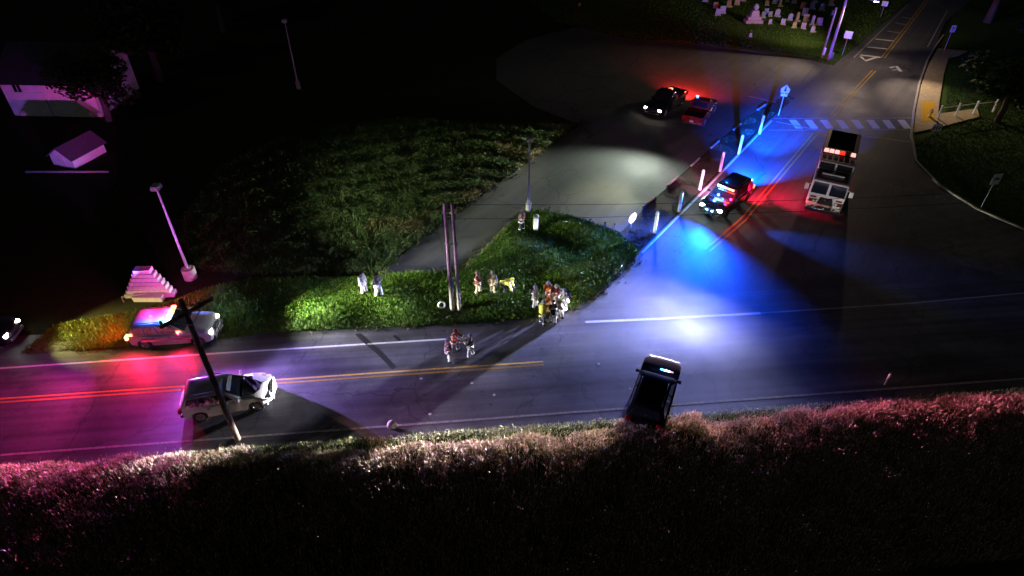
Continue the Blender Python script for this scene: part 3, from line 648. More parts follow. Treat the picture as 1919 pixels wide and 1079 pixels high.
# hydrant-yellow tactile pad and post on the pavement
mb = MB(); 
b = P(1741, 218, .12); root = thing('fire_hydrant', b, 'yellow hydrant standing on the tan pavement by the crosswalk', 'hydrant')
mb.lathe([(.0, .8), (.06, .79), (.13, .72), (.15, .62), (.12, .6), (.12, .12), (.17, .1), (.17, 0)][::-1], 14); part('body', mb, 'hyd_yellow', root)
for s in (-1, 1):
    mb = MB(); mb.lathe([(.0, .23), (.055, .22), (.06, .1)][::-1], 8, (0, 0, .45), axis='x' if s > 0 else 'y'); part('outlet', mb, 'hyd_yellow', root)
mb = MB(); mb.box((0, -.16, .45), (.1, .06, .1)); part('cap', mb, 'sign_black', root, bevel=.01)
sheet('tactile_pad', [P(*q, .12) for q in [(1728, 190), (1752, 190), (1750, 226), (1726, 228)]], 'hyd_yellow', .1245)
# white rail
root = thing('rail_fence', P(1757, 222, .12), 'low white rail fence between pavement and corner tree', 'fence')
c = root.location
for px_, py_ in [(1757, 222), (1790, 217), (1824, 213), (1860, 210)]:
    p = P(px_, py_, .12) - c; mb = MB(); mb.box(p + Vector((0, 0, .6)), (.14, .14, 1.2)); mb.box(p + Vector((0, 0, 1.22)), (.19, .19, .05), top=.4); part('post', mb, 'white_paint', root, bevel=.01)
for k in range(3):
    a, b = [P(*q, .12) - c for q in ([(1757, 222), (1790, 217), (1824, 213), (1860, 210)][k:k + 2])]; mb = MB(); mb.tube([a + Vector((.06, 0, 1.0)), b + Vector((-.06, 0, 1.0))], .045, 6); part('rail', mb, 'white_paint', root)
# near-side delineator
b = P(1657, 722); root = thing('delineator', b, 'small blue-lit reflector post at the far right road edge', 'marker post', rz=R(10))
mb = MB(); mb.box((0, 0, .45), (.09, .05, .9)); part('post', mb, 'galv', root, bevel=.01); mb = MB(); mb.box((0, -.035, .72), (.11, .02, .32)); part('reflector', mb, 'sign_white', root)

# ------------------------------------------------------------------ bollards and wheel stops
bol = [((1226, 437), 393, 'first'), ((1272, 397), 357, ''), ((1311, 356), 315, ''), ((1349, 322), 280, ''), ((1384, 289), 248, ''), ((1423, 251), 210, '')]
labs = ['white tube bollard nearest the grass island tip', 'white tube bollard level with the nose of the police car', 'white tube bollard level with the roof of the police car', 'pink-lit white tube bollard just past the police car', 'white tube bollard fifth from the grass island tip', 'blue-lit tube bollard nearest the crossing sign']
proto = None
for i, (bp_, ty, _) in enumerate(bol):
    b = P(*bp_)
    if proto is None:
        proto = thing('bollard', b, labs[0], 'bollard', 'tube bollards along the side road'); mb = MB(); mb.tube([(0, 0, .03), (0, 0, 1.72)], [.115, .105], 12); mb.ball((0, 0, 1.72), (.105, .105, .05)); part('tube', mb, 'plastic_white', proto)
        mb = MB(); mb.lathe([(.0, .05), (.12, .045), (.16, .02), (.16, 0)][::-1], 12); part('base', mb, 'rubber', proto)
        for z in (1.3, 1.55): mb = MB(); mb.lathe([(.115, z), (.12, z + .01), (.118, z + .1), (.112, z + .11)], 12); part('reflective_band', mb, 'reflective', proto)
    else: copy_thing(proto, b, random.uniform(0, 1), labs[i])
stops = [(1217, 377), (1260, 340), (1303, 304), (1340, 271), (1381, 238), (1427, 201)]
slab_ = ['concrete wheel stop nearest the pinkish sign', 'second concrete wheel stop from the grass island', 'concrete wheel stop below the red pickup', 'concrete wheel stop right of the red pickup', 'concrete wheel stop beside the fifth bollard', 'concrete wheel stop nearest the crossing sign']
mb = MB(); mb.box((0, 0, .05), (1.7, .16, .1), top=.97, topy=.6); sm = mb.mesh('wheel_stop', [M['concrete']], 30)
for s, l in zip(stops, slab_): tag(place('wheel_stop', sm, loc=P(*s), rz=R(50 + random.uniform(-4, 4))), l, 'wheel stop', 'wheel stops along the lot edge')

# ------------------------------------------------------------------ gravestones
def stone_mesh(kind, m):
    mb = MB()
    if kind == 0: pr = [(-.35, 0), (.35, 0), (.35, .62), (.3, .74), (.18, .82), (0, .85), (-.18, .82), (-.3, .74), (-.35, .62)]
    elif kind == 1: pr = [(-.42, 0), (.42, 0), (.42, .78), (.36, .84), (-.36, .84), (-.42, .78)]
    else: pr = [(-.24, 0), (.24, 0), (.22, 1.15), (0, 1.35), (-.22, 1.15)]
    mb.slab([(x, .11, .22 + z) for x, z in pr][::-1], .2 if kind < 2 else .38); return mb.mesh('stone', [M[m]], 30)
basem = {}
GS = [(1243 + 160, 70, 0, 'stone_pale'), (1410, 38, 9, 'stone_red')]
spots = [(1406, 69), (1436, 26), (1443, 31), (1443, 45), (1456, 31), (1430, 33), (1467, 46), (1480, 38), (1488, 52), (1494, 40), (1505, 54), (1510, 40), (1522, 47), (1523, 60), (1535, 47), (1508, 29), (1437, 10), (1452, 7), (1462, 12), (1504, 16), (1522, 17), (1540, 20), (1381, 9), (1366, 13), (1345, 29), (1341, 15), (1321, 3), (1354, 25), (1393, 2), (1560, 28), (1557, 10), (1527, 5), (1086, 11), (1488, 6), (1475, 3)]
extra = ['small white stone standing alone near the lot edge', 'leaning pale stone', 'small round pale stone']
mset = [stone_mesh(k, m) for k, m in ((0, 'stone_pale'), (1, 'stone_pale'), (2, 'stone_pale'), (0, 'stone_red'), (1, 'stone_red'))]
mb = MB(); mb.box((0, 0, .11), (1.0, .42, .24), top=.94); bm_ = mb.mesh('plinth', [M['stone_pale']], 30)
for i, s in enumerate(spots):
    k = 0 if i in (0, 3, 32) else random.choice([0, 0, 1, 1, 1, 2, 3, 4]) ; b = P(*s)
    KL = {0: 'round-topped pale gravestone in the lamplit cemetery rows', 1: 'square-topped pale gravestone in the lamplit cemetery rows', 2: 'tall pointed pale gravestone in the lamplit cemetery rows', 3: 'round-topped reddish gravestone in the lamplit cemetery rows', 4: 'square-topped reddish gravestone in the lamplit cemetery rows'}[k]
    lab = {0: 'small white gravestone standing alone nearest the lot', 32: 'lone faint gravestone far left at the top of the picture'}.get(i, KL)
    root = thing('gravestone', b, lab, 'gravestone', 'gravestones in the cemetery', rz=R(-8 + random.uniform(-9, 9)))
    sc = random.uniform(.58, .9) * (.62 if i in (0, 3, 32) else 1)
    a = place('stone', mset[k], root); a.rotation_euler = (R(random.uniform(-4, 4)), R(random.uniform(-3, 3)), 0); place('plinth', bm_, root); root.scale = (sc, sc, sc)
root = thing('stone_monument', P(1411, 42), 'large reddish stepped monument with a pale urn on top', 'monument', 'gravestones in the cemetery')
mb = MB(); mb.box((0, 0, .2), (2.2, 1.2, .4)); part('step', mb, 'stone_red', root, bevel=.02)
mb = MB(); mb.box((0, 0, .6), (1.7, .9, .4)); part('step', mb, 'stone_red', root, bevel=.02)
mb = MB(); mb.box((0, 0, 1.15), (1.1, .7, .7), top=.75); part('pedestal', mb, 'stone_red', root, bevel=.02)
mb = MB(); mb.lathe([(.12, 1.5), (.3, 1.65), (.36, 1.95), (.2, 2.15), (.26, 2.2), (.02, 2.28)], 12); part('urn', mb, 'stone_pale', root)

# ------------------------------------------------------------------ vehicles
def wheel(parent, c, r, wd, rim='rim'):
    s = 1 if c[1] > 0 else -1; mb = MB()
    mb.lathe([(r * .62, -wd / 2), (r * .9, -wd / 2), (r, -wd / 2 + .05), (r, wd / 2 - .05), (r * .9, wd / 2), (r * .62, wd / 2)], 22, axis='y')
    wl = part('wheel', mb, 'rubber', parent, loc=c); mb = MB(); y = s * wd * .36
    mb.lathe([(.0, y), (r * .16, y + s * .02), (r * .2, y)], 12, axis='y')
    mb.lathe([(r * .54, y), (r * .64, y + s * .03), (r * .64, -y), (r * .5, -y)], 20, axis='y'); mb.lathe([(.0, y - s * .07), (r * .56, y - s * .07)], 16, axis='y')
    for k in range(5):
        a = k * 2 * PI / 5; d = Vector((math.cos(a), 0, math.sin(a))); mb.tube([d * r * .12 + Vector((0, y, 0)), d * r * .6 + Vector((0, y, 0))], [r * .1, r * .075], 5)
    part('rim', mb, rim, wl, loc=(0, 0, 0)); return wl
def shell(L, W, outline, slices=(-1, -.965, -.88, -.55, 0, .55, .88, .965, 1), round_=.17, zsh=.07, nose=.1):
    mb = MB(); n = len(outline); zm = .62
    for s in slices:
        for (u, z) in outline:
            e = max(0, (abs(u - .5) - .36) / .14); wx = W / 2 * (1 - nose * e * e)
            x = (u - .5) * L; x -= math.copysign(round_ * s ** 4 * e, u - .5)
            f = max(0, (abs(s) - .85) / .15); zz = z - zsh * f * f * max(0, (z - zm) / .4) + (.04 * f * f if z < .4 else 0)
            mb.v.append((x, s * wx, zz))
    for j in range(len(slices) - 1):
        for i in range(n):
            a, b = i, (i + 1) % n; mb.f.append((j * n + a, (j + 1) * n + a, (j + 1) * n + b, j * n + b))
    k = len(slices) - 1; mb.f += [tuple(range(n)), tuple(k * n + i for i in range(n - 1, -1, -1))]; mb.mi = [0] * len(mb.f); return mb
def outline(L, wr, uf=.81, ur=.2, belt=1.05, hood=(1.06, 1.0, .88), tail=1.04, bed=None):
    r = wr + .07; zc = wr; sill = .27
    def arch(u):
        out = []
        for k in range(9):
            a = PI * k / 8; z = zc + r * math.sin(a)
            out.append((u + r * math.cos(a) / L, max(sill, z)))
        return out
    o = [(.012, .36), (0., .5), (.0, .72), (.012, tail - .06), (.03, tail)]
    o += [(.3, belt), (.6, belt), (.685, hood[0]), (.8, (hood[0] + hood[1]) / 2 + .01), (.91, hood[1]), (.965, hood[2]), (.992, .72), (1., .52), (.985, .34), (.95, .26)]
    return o + [(uf + r / L + .004, .26)] + arch(uf) + [(uf - r / L - .004, sill)] + [(ur + r / L + .004, sill)] + arch(ur) + [(ur - r / L - .004, .3)]
def cabin(L, W, zb, H, ub=(.035, .69), ut=(.1, .5), wb=.95, wt=.76):
    """roof and pillars; returns mesh builder and a function giving points on its four glass faces"""
    mb = MB(); lv = [(0, 0, zb), (.9, 0, H - .09), (1, .05, H - .025), (1, .2, H), (1, .55, H + .012)]
    def rect(t, ins, z):
        x0 = ((ub[0] + (ut[0] - ub[0]) * t) - .5) * L + ins; x1 = ((ub[1] + (ut[1] - ub[1]) * t) - .5) * L - ins * 1.3; y = W / 2 * (wb + (wt - wb) * t) - ins
        return x0, x1, y, z
    for t, ins, z in lv:
        x0, x1, y, z = rect(t, ins, z); c = .1 if z < H - .05 else .16
        for (cx, cy, a0) in ((x1 - c, -y + c, -90), (x1 - c, y - c, 0), (x0 + c, y - c, 90), (x0 + c, -y + c, 180)):
            for k in range(4):
                a = R(a0 + 30 * k); mb.v.append((cx + c * math.cos(a), cy + c * math.sin(a), z))
    n = 16; k = len(lv)
    mb.f = [(j * n + i, j * n + (i + 1) % n, (j + 1) * n + (i + 1) % n, (j + 1) * n + i) for j in range(k - 1) for i in range(n)] + [tuple((k - 1) * n + i for i in range(n))]; mb.mi = [0] * len(mb.f)
    def face(which, a, v):
        t = .9 * v; z = zb + (H - .09 - zb) * v; x0 = ((ub[0] + (ut[0] - ub[0]) * t) - .5) * L; x1 = ((ub[1] + (ut[1] - ub[1]) * t) - .5) * L; y = W / 2 * (wb + (wt - wb) * t)
        if which == 'front': return Vector((x1 + .004, -y + 2 * y * a, z))
        if which == 'rear': return Vector((x0 - .004, y - 2 * y * a, z))
        if which == 'right': return Vector((x0 + (x1 - x0) * a, -y - .004, z))
        return Vector((x1 + (x0 - x1) * a, y + .004, z))
    return mb, face
def car(name, label, cat, rear, front, L, W, H, paint, rim='rim', style='suv', group=None, head='lamp_off', tail='tail_off', wr=.36, plate=True, crashed=False, heading=None, centre=None, doors=None):
    if centre is None: centre = (rear + front) / 2; dv = front - rear; heading = math.atan2(dv.y, dv.x)
    root = thing(name, centre, label, cat, group, rz=heading); zb = 1.03
    ol = outline(L, wr) if style != 'pickup' else outline(L, wr + .03, uf=.82, ur=.2, belt=1.1, hood=(1.12, 1.08, .98), tail=.74)
    if style == 'pickup':
        ol = [(u, z) if not (.02 < u < .38 and z > .72) else (u, .74) for u, z in ol]; i = ol.index([q for q in ol if abs(q[0] - .3) < 1e-6][0]); ol[i] = (.385, .74); ol.insert(i + 1, (.392, 1.1)); zb = 1.08
    body = part('body', shell(L, W, ol), paint, root, smooth=38)
    if crashed:
        for v in body.data.vertices:
            if v.co.x > L * .27:
                k = (v.co.x - L * .27) / (L * .23); v.co.x -= .16 * k * (1 if v.co.y < .2 else .3); v.co.z += .05 * k * math.sin(v.co.y * 7 + v.co.x * 9) ; v.co.y += .06 * k * math.sin(v.co.z * 12 + v.co.x * 7)
    ub, ut = ((.035, .69), (.1, .5)) if style == 'suv' else (((.03, .7), (.16, .47)) if style == 'sedan' else ((.395, .72), (.44, .58)))
    mbc, face = cabin(L, W, zb, H, ub, ut); part('cabin', mbc, paint, root, smooth=40)
    def pane(which, a0, a1, v0=.1, v1=.93, nm=None, sk=0.):
        mb = MB(); mb.slab([face(which, a0, v0), face(which, a1, v0), face(which, a1 - sk, v1), face(which, a0 + (sk if sk < 0 else 0), v1)], .012); return part(nm or 'side_window', mb, 'glass', root, smooth=None)
    pane('front', .07, .93, .06, .95, 'windscreen'); pane('rear', .1, .9, .2, .9, 'rear_window')
    segs = [(.07, .3), (.33, .58), (.61, .9)] if style == 'suv' else ([(.2, .53), (.56, .86)] if style == 'sedan' else [(.1, .42), (.48, .88)])
    for a0, a1 in segs: pane('right', a0, a1); pane('left', 1 - a1, 1 - a0)
    uf, ur = (.81, .2) if style != 'pickup' else (.82, .2)
    for u in (uf, ur):
        for s in (-1, 1): wheel(root, ((u - .5) * L, s * (W / 2 - .14), wr), wr, .24, rim)
    # doors with handles
    dl = {'suv': [(.285, .465), (.475, .655)], 'sedan': [(.3, .47), (.48, .66)], 'pickup': [(.43, .56), (.57, .7)]}[style]
    for s in (-1, 1):
        for a0, a1 in dl:
            mb = MB(); q = [((a0 - .5) * L, s * W / 2, .36), ((a1 - .5) * L, s * W / 2, .36), ((a1 - .5) * L, s * W / 2, .95), ((a0 - .5) * L, s * W / 2, .95)]
            mb.slab(q if s < 0 else q[::-1], .014); d_ = part('door', mb, doors or paint, root, smooth=None, bevel=.006)
            mb = MB(); mb.box(((a0 - .5) * L + .16, s * (W / 2 + .025), .87), (.16, .03, .035)); part('handle', mb, 'black_trim', d_)
        mb = MB(); mb.box(((.645 - .5) * L, s * (W / 2 + .1), 1.13), (.12, .22, .15), top=.85); part('mirror', mb, paint if style != 'pickup' else 'black_trim', root, bevel=.03)
        mb = MB(); xh = L / 2 - .2; mb.box((xh, s * (W / 2 - .33), .8), (.2, .38, .15), rz=s * R(-14), top=.85); part('headlight', mb, head, root, bevel=.02)
        mb = MB(); mb.box((-L / 2 + .06, s * (W / 2 - .22), .86), (.14, .28, .24), rz=s * R(8)); part('tail_light', mb, tail, root, bevel=.02)
    mb = MB(); mb.box((L / 2 - .06, 0, .72), (.08, W * .46, .2)); gr = part('grille', mb, 'black_trim', root, bevel=.015)
    mb = MB()
    for k in range(3): mb.box((L / 2 - .015, 0, .66 + .06 * k), (.02, W * .42, .015))
    part('slat', mb, 'chrome', gr)
    mb = MB(); mb.box((L / 2 - .03, 0, .43), (.12, W * .74, .16), top=.97); part('front_bumper', mb, 'black_trim', root, bevel=.03)
    mb = MB(); mb.box((-L / 2 + .03, 0, .45), (.14, W * .78, .18)); part('rear_bumper', mb, 'black_trim' if style != 'pickup' else 'chrome', root, bevel=.03)
    if plate: mb = MB(); mb.box((-L / 2 - .03, 0, .68), (.025, .34, .17)); part('number_plate', mb, 'sign_white', root)
    mb = MB(); mb.box((0, 0, .36), (L * .78, W * .72, .16)); part('underbody', mb, 'black_trim', root)
    if style == 'suv':
        for s in (-1, 1):
            mb = MB(); mb.tube([((.14 - .5) * L, s * W * .34, H + .0), ((.16 - .5) * L, s * W * .34, H + .055), ((.44 - .5) * L, s * W * .34, H + .055), ((.47 - .5) * L, s * W * .34, H)], .02, 6); part('roof_rail', mb, 'black_trim', root)
    if style == 'pickup':
        x0, x1 = -L / 2 + .04, (.392 - .5) * L
        for s in (-1, 1): mb = MB(); mb.box(((x0 + x1) / 2, s * (W / 2 - .07), .92), (x1 - x0, .1, .38)); part('bed_side', mb, paint, root, bevel=.03)
        mb = MB(); mb.box((x0 + .03, 0, .9), (.08, W - .26, .44)); tg = part('tailgate', mb, paint, root, bevel=.02)
        mb = MB(); mb.box((x0 - .015, 0, 1.0), (.02, .2, .06)); part('handle', mb, 'chrome', tg)
        mb = MB(); mb.box(((x0 + x1) / 2, 0, .755), (x1 - x0 - .1, W - .3, .02)); part('bed_floor', mb, 'black_trim', root)
    return root
def lightbar(root, x, z, wd, cols):
    mb = MB(); mb.box((x, 0, z + .03), (.3, wd, .05)); lb = part('lightbar', mb, 'black_trim', root, bevel=.015); n = len(cols)
    for i, c in enumerate(cols):
        mb = MB(); mb.box((x, -wd / 2 + wd * (i + .5) / n, z + .1), (.26, wd / n - .02, .09), top=.85); part('lamp_module', mb, c, lb, bevel=.012)
    return lb
def push_bar(root, L):
    mb = MB()
    for s in (-.32, .32): mb.tube([(L / 2 + .06, s, .3), (L / 2 + .12, s, .5), (L / 2 + .1, s, .88)], .035, 8)
    for z in (.45, .68, .85): mb.tube([(L / 2 + .12, -.34, z), (L / 2 + .12, .34, z)], .025, 6)
    part('push_bar', mb, 'black_trim', root)

WHITE, COOL, WARM, RED, BLUE = (1, .98, .93), (.75, .83, 1), (1, .86, .6), (1, .02, .03), (.02, .16, 1)
# 1. white police car on the verge side of the main road
c1 = P(335, 631); p1 = car('police_suv', 'white police car with red and blue roof lights parked along the verge', 'police car', None, None, 4.7, 1.92, 1.66, 'car_police', head='head_on', tail='red_hot', centre=c1, heading=R(6), group=None)
lightbar(p1, .1, 1.67, 1.35, ['blue_hot', 'blue_on', 'white_on', 'amber_on', 'red_on', 'red_hot']); push_bar(p1, 4.7)
for x in (-1.95, .6):
    mb = MB(); mb.box((x, -.965, 1.18), (.22, .05, .12)); part('side_flasher', mb, 'red_hot', p1, bevel=.015)
mb = MB(); mb.box((-.2, -.98, .7), (2.6, .01, .16)); part('stripe', mb, 'car_navy', p1)
# 2. damaged white car across the near lane
c2 = P(430, 757); p2 = car('crashed_suv', 'damaged white car with crumpled front stopped across the near lane', 'car', None, None, 4.4, 1.84, 1.62, 'car_white_dim', centre=c2 + Vector((.12, 0, .02)), heading=R(15), crashed=True)  # body white toned darker for the unlit roof; lit front keeps plain white
mb = MB(); mb.slab([(0.85, -.66, 1.1), (1.38, -.68, 1.06), (1.63, -.45, 1.05), (1.71, -.1, 1.1), (1.55, .35, 1.08), (1.23, .6, 1.1), (0.85, .64, 1.12)], .03); part('hood', mb, 'bare_dark', p2, smooth=None, bevel=.012)
mb = MB(); mb.slab([(1.33, .3, 1.14), (1.68, .0, 1.12), (2.01, .1, 1.0), (2.05, .5, .93), (1.78, .84, .93), (1.23, .82, 1.08)], .03); part('fender', mb, 'car_white', p2, smooth=None, bevel=.01)
mb = MB(); mb.tube([(1.68, -.93, .58), (2.01, -.7, .56), (2.19, 0, .6), (2.09, .7, .62), (1.75, .93, .6)], [.1, .15, .17, .15, .1], 8); part('bent_bumper', mb, 'car_white', p2)
mb = MB(); mb.slab([(.16, -.55, 1.56), (.33, -.58, 1.47), (.35, .58, 1.47), (.18, .55, 1.56)], .02); part('sun_strip', mb, 'car_white', p2, smooth=None)
# 3. dark car entering at the left edge
c3 = P(-42, 640); p3 = car('dark_car', 'dark car at the left picture edge with headlights on', 'car', None, None, 4.7, 1.85, 1.5, 'car_black', style='sedan', head='head_on', centre=c3, heading=R(6))
# 4. dark police SUV coming down the side road
p4 = car('police_suv', 'dark police car with blue and red flashing lights on the side road', 'police car', P(1392, 357), P(1322, 412), 5.05, 2.0, 1.75, 'car_navy', 'rim_dark', head='head_on', tail='red_on')
mb = MB()
lb = part('lightbar', (lambda b: (b.box((.45, 0, 1.68), (.12, 1.25, .05)), b)[1])(MB()), 'black_trim', p4, bevel=.01)
for i, c in enumerate(['blue_hot', 'blue_hot', 'blue_on', 'red_on', 'red_hot', 'red_hot']):
    mb = MB(); mb.box((.53, -.55 + .22 * i, 1.66), (.1, .19, .1)); part('lamp_module', mb, c, lb, bevel=.01)
for s in (-.22, .22): mb = MB(); mb.box((2.56, s, .66), (.06, .16, .08)); part('grille_flasher', mb, 'blue_hot', p4, bevel=.01)
mb = MB(); mb.box((-2.0, .72, 1.58), (.1, .2, .1)); part('rear_flasher', mb, 'blue_hot', p4, bevel=.01)
push_bar(p4, 5.05)
# 5, 6. pickups in the lot
p5 = car('pickup_truck', 'black pickup with headlights on in the parking lot', 'pickup', P(1268, 187), P(1222, 219), 5.6, 2.0, 1.85, 'car_black', style='pickup', head='head_on_warm', tail='red_on', wr=.4)
p6 = car('pickup_truck', 'red pickup parked beside the black one showing its tailgate', 'pickup', P(1293, 241), P(1326, 200), 5.4, 1.98, 1.82, 'car_red', style='pickup', wr=.4)
mb = MB(); mb.box((.25, .55, 1.86), (.1, .2, .08)); part('roof_beacon', mb, 'blue_on', p6, bevel=.01)
# 7. black SUV nosed onto the near grass
p7 = car('black_suv', 'black police car standing crosswise half on the near grass', 'police car', None, None, 4.55, 1.95, 1.72, 'car_flat', 'rim_dark', centre=C7 + Vector((0, 0, -.06)), heading=D7, head='lens_dark')
p7.rotation_euler.y = R(-4.5); p7.location.z = -.1
mb = MB(); mb.box((.62, -.15, 1.66), (.1, 1.1, .06)); lb = part('lightbar', mb, 'black_trim', p7)
for i, c in enumerate(['pinklens', 'white_on', 'blue_hot', 'blue_on']):
    mb = MB(); mb.box((.68, -.62 + .17 * i, 1.66), (.08, .15, .07)); part('lamp_module', mb, c, lb)
# 8. fire engine
fr, bk = P(1537, 404), P(1565, 300); d8 = fr - bk; h8 = math.atan2(d8.y, d8.x); u8 = Vector((math.cos(h8), math.sin(h8), 0))
p8 = thing('fire_engine', fr - u8 * 4.5, 'white and red fire engine facing down the side road', 'fire engine', rz=h8)
mb = MB(); mb.box((0, 0, .62), (8.7, 1.0, .3)); part('chassis', mb, 'black_trim', p8)
mb = MB(); pr = [(2.0, .55), (4.35, .55), (4.4, 1.55), (4.2, 2.55), (2.0, 2.6)]
for y in (-1.22, 1.22): mb.v += [(x, y, z) for x, z in pr]
mb.f = [tuple(range(5)), tuple(range(9, 4, -1))] + [(i, 5 + i, 5 + (i + 1) % 5, (i + 1) % 5) for i in range(5)]; mb.mi = [0] * 7
part('cab', mb, 'white_paint', p8, bevel=.07)
mb = MB(); mb.box((3.08, 0, 2.63), (1.95, 2.16, .06), top=.97); rf = part('cab_roof', mb, 'car_maroon', p8, bevel=.02)
mb = MB(); mb.tube([(3.35, -.75, 2.74), (3.35, .75, 2.74)], .06, 8); part('roof_bar', mb, 'lamp_off', rf)
for s in (-1, 1):
    mb = MB(); q = [(4.4 - .02, s * .08, 1.63), (4.4 - .02, s * 1.12, 1.63), (4.235, s * 1.1, 2.44), (4.235, s * .08, 2.44)]; mb.slab(q if s > 0 else q[::-1], .02); part('windscreen', mb, 'glass', p8, smooth=None)
    mb = MB(); q = [(2.75, s * 1.222, 1.6), (4.0, s * 1.222, 1.6), (3.95, s * 1.222, 2.35), (2.75, s * 1.222, 2.35)]; mb.slab(q if s < 0 else q[::-1], .015); part('side_window', mb, 'glass', p8, smooth=None)
    mb = MB(); mb.box((3.35, s * 1.232, 1.25), (1.3, .03, 1.2)); dr = part('door', mb, 'white_paint', p8, bevel=.01); mb = MB(); mb.box((2.9, s * 1.26, 1.3), (.2, .03, .05)); part('handle', mb, 'chrome', dr)
    mb = MB(); mb.box((4.2, s * 1.48, 1.95), (.12, .28, .45)); mb.tube([(4.2, s * 1.2, 2.2), (4.2, s * 1.45, 2.15)], .03, 6); part('mirror', mb, 'white_paint', p8, bevel=.03)
    mb = MB(); mb.box((4.43, s * .86, 1.08), (.07, .5, .26)); hl = part('headlight', mb, 'chrome', p8, bevel=.02)
    for k in (-.12, .12): mb = MB(); mb.lathe([(.001, .03), (.09, .02), (.1, 0)][::-1], 12, (4.47, s * .86 + k, 1.08), axis='x'); part('lens', mb, 'lamp_off' if k * s < 0 else 'tail_off', hl)
    mb = MB(); mb.box((4.42, s * .86, 1.36), (.06, .4, .12)); part('warning_lamp', mb, 'tail_off', p8, bevel=.01)
mb = MB(); mb.box((4.42, 0, 1.14), (.08, 1.05, .56), topy=.78); gr = part('grille', mb, 'black_trim', p8, bevel=.03)
for k in range(5): mb = MB(); mb.box((4.465, 0, .93 + .1 * k), (.02, .96 - .045 * k, .03)); part('slat', mb, 'rim_dark' if k < 4 else 'chrome', gr)
mb = MB(); mb.ball((4.47, 0, 1.2), (.03, .1, .1), 10, 6); part('emblem', mb, 'chrome', gr)
mb = MB(); mb.box((4.68, 0, .62), (.55, 2.4, .3)); bp_ = part('bumper', mb, 'chrome', p8, bevel=.05)
for s in (-.75, .0, .7): mb = MB(); mb.lathe([(.02, .0), (.09, .1), (.1, .12), (.001, .11)], 10, (4.72, s, .84), axis='x'); part('horn', mb, 'chrome', bp_)
# raised crew cab
mb = MB(); pr = [(.85, .6), (2.02, .6), (2.02, 2.62), (2.45, 2.62), (2.2, 3.12), (.85, 3.12)]
for y in (-1.2, 1.2): mb.v += [(x, y, z) for x, z in pr]
mb.f = [tuple(range(6)), tuple(range(11, 5, -1))] + [(i, 6 + i, 6 + (i + 1) % 6, (i + 1) % 6) for i in range(6)]; mb.mi = [0] * 8
part('crew_cab', mb, 'white_paint', p8, bevel=.04)
mb = MB(); mb.box((1.5, 0, 3.14), (1.2, 2.14, .05)); part('crew_roof', mb, 'car_maroon', p8, bevel=.02)
for s in (-1, 1):
    mb = MB(); q = [(2.435, s * .07, 2.68), (2.435, s * 1.1, 2.68), (2.225, s * 1.1, 3.07), (2.225, s * .07, 3.07)]; mb.slab(q if s > 0 else q[::-1], .015); part('clerestory_window', mb, 'glass', p8, smooth=None)
    mb = MB(); q = [(1.05, s * 1.202, 1.75), (1.9, s * 1.202, 1.75), (1.9, s * 1.202, 2.5), (1.05, s * 1.202, 2.5)]; mb.slab(q if s < 0 else q[::-1], .015); part('side_window', mb, 'glass', p8, smooth=None)
mb = MB(); mb.box((.1, 0, 1.8), (1.4, 2.4, 2.4)); part('pump_panel', mb, 'car_red', p8, bevel=.03)
mb = MB(); mb.box((.45, 0, 3.1), (.5, 2.2, .12)); lb = part('lightbar', mb, 'black_trim', p8)
for i, c in enumerate(['pinklens', 'pinklens', 'pinklens', 'tail_on', 'tail_off', 'pinklens']): mb = MB(); mb.box((.45, -.92 + .37 * i, 3.22), (.46, .33, .14), top=.85); part('lamp_module', mb, c, lb, bevel=.02)
for s in (-1, 1):
    mb = MB(); mb.box((-2.5, s * 1.05, 1.75), (3.8, .35, 2.2)); bd = part('body_side', mb, 'car_red', p8, bevel=.03)
    for k in range(3): mb = MB(); mb.box((-3.75 + k * 1.25, s * 1.232, 1.85), (1.12, .02, 1.6)); part('shutter', mb, 'galv', bd)
    for x in (3.1, -2.6): wheel(p8, (x, s * 1.05, .52), .52, .32)
mb = MB(); mb.box((-2.5, 0, 1.5), (3.8, 1.7, 1.3)); part('hose_bed', mb, 'black_trim', p8)
mb = MB(); mb.box((-2.55, 0, 2.72), (3.7, 1.95, .3), top=.97); part('hose_cover', mb, 'car_flat', p8, bevel=.06)
mb = MB(); mb.box((-4.45, 0, .75), (.5, 2.3, .1)); part('tailboard', mb, 'chrome', p8)

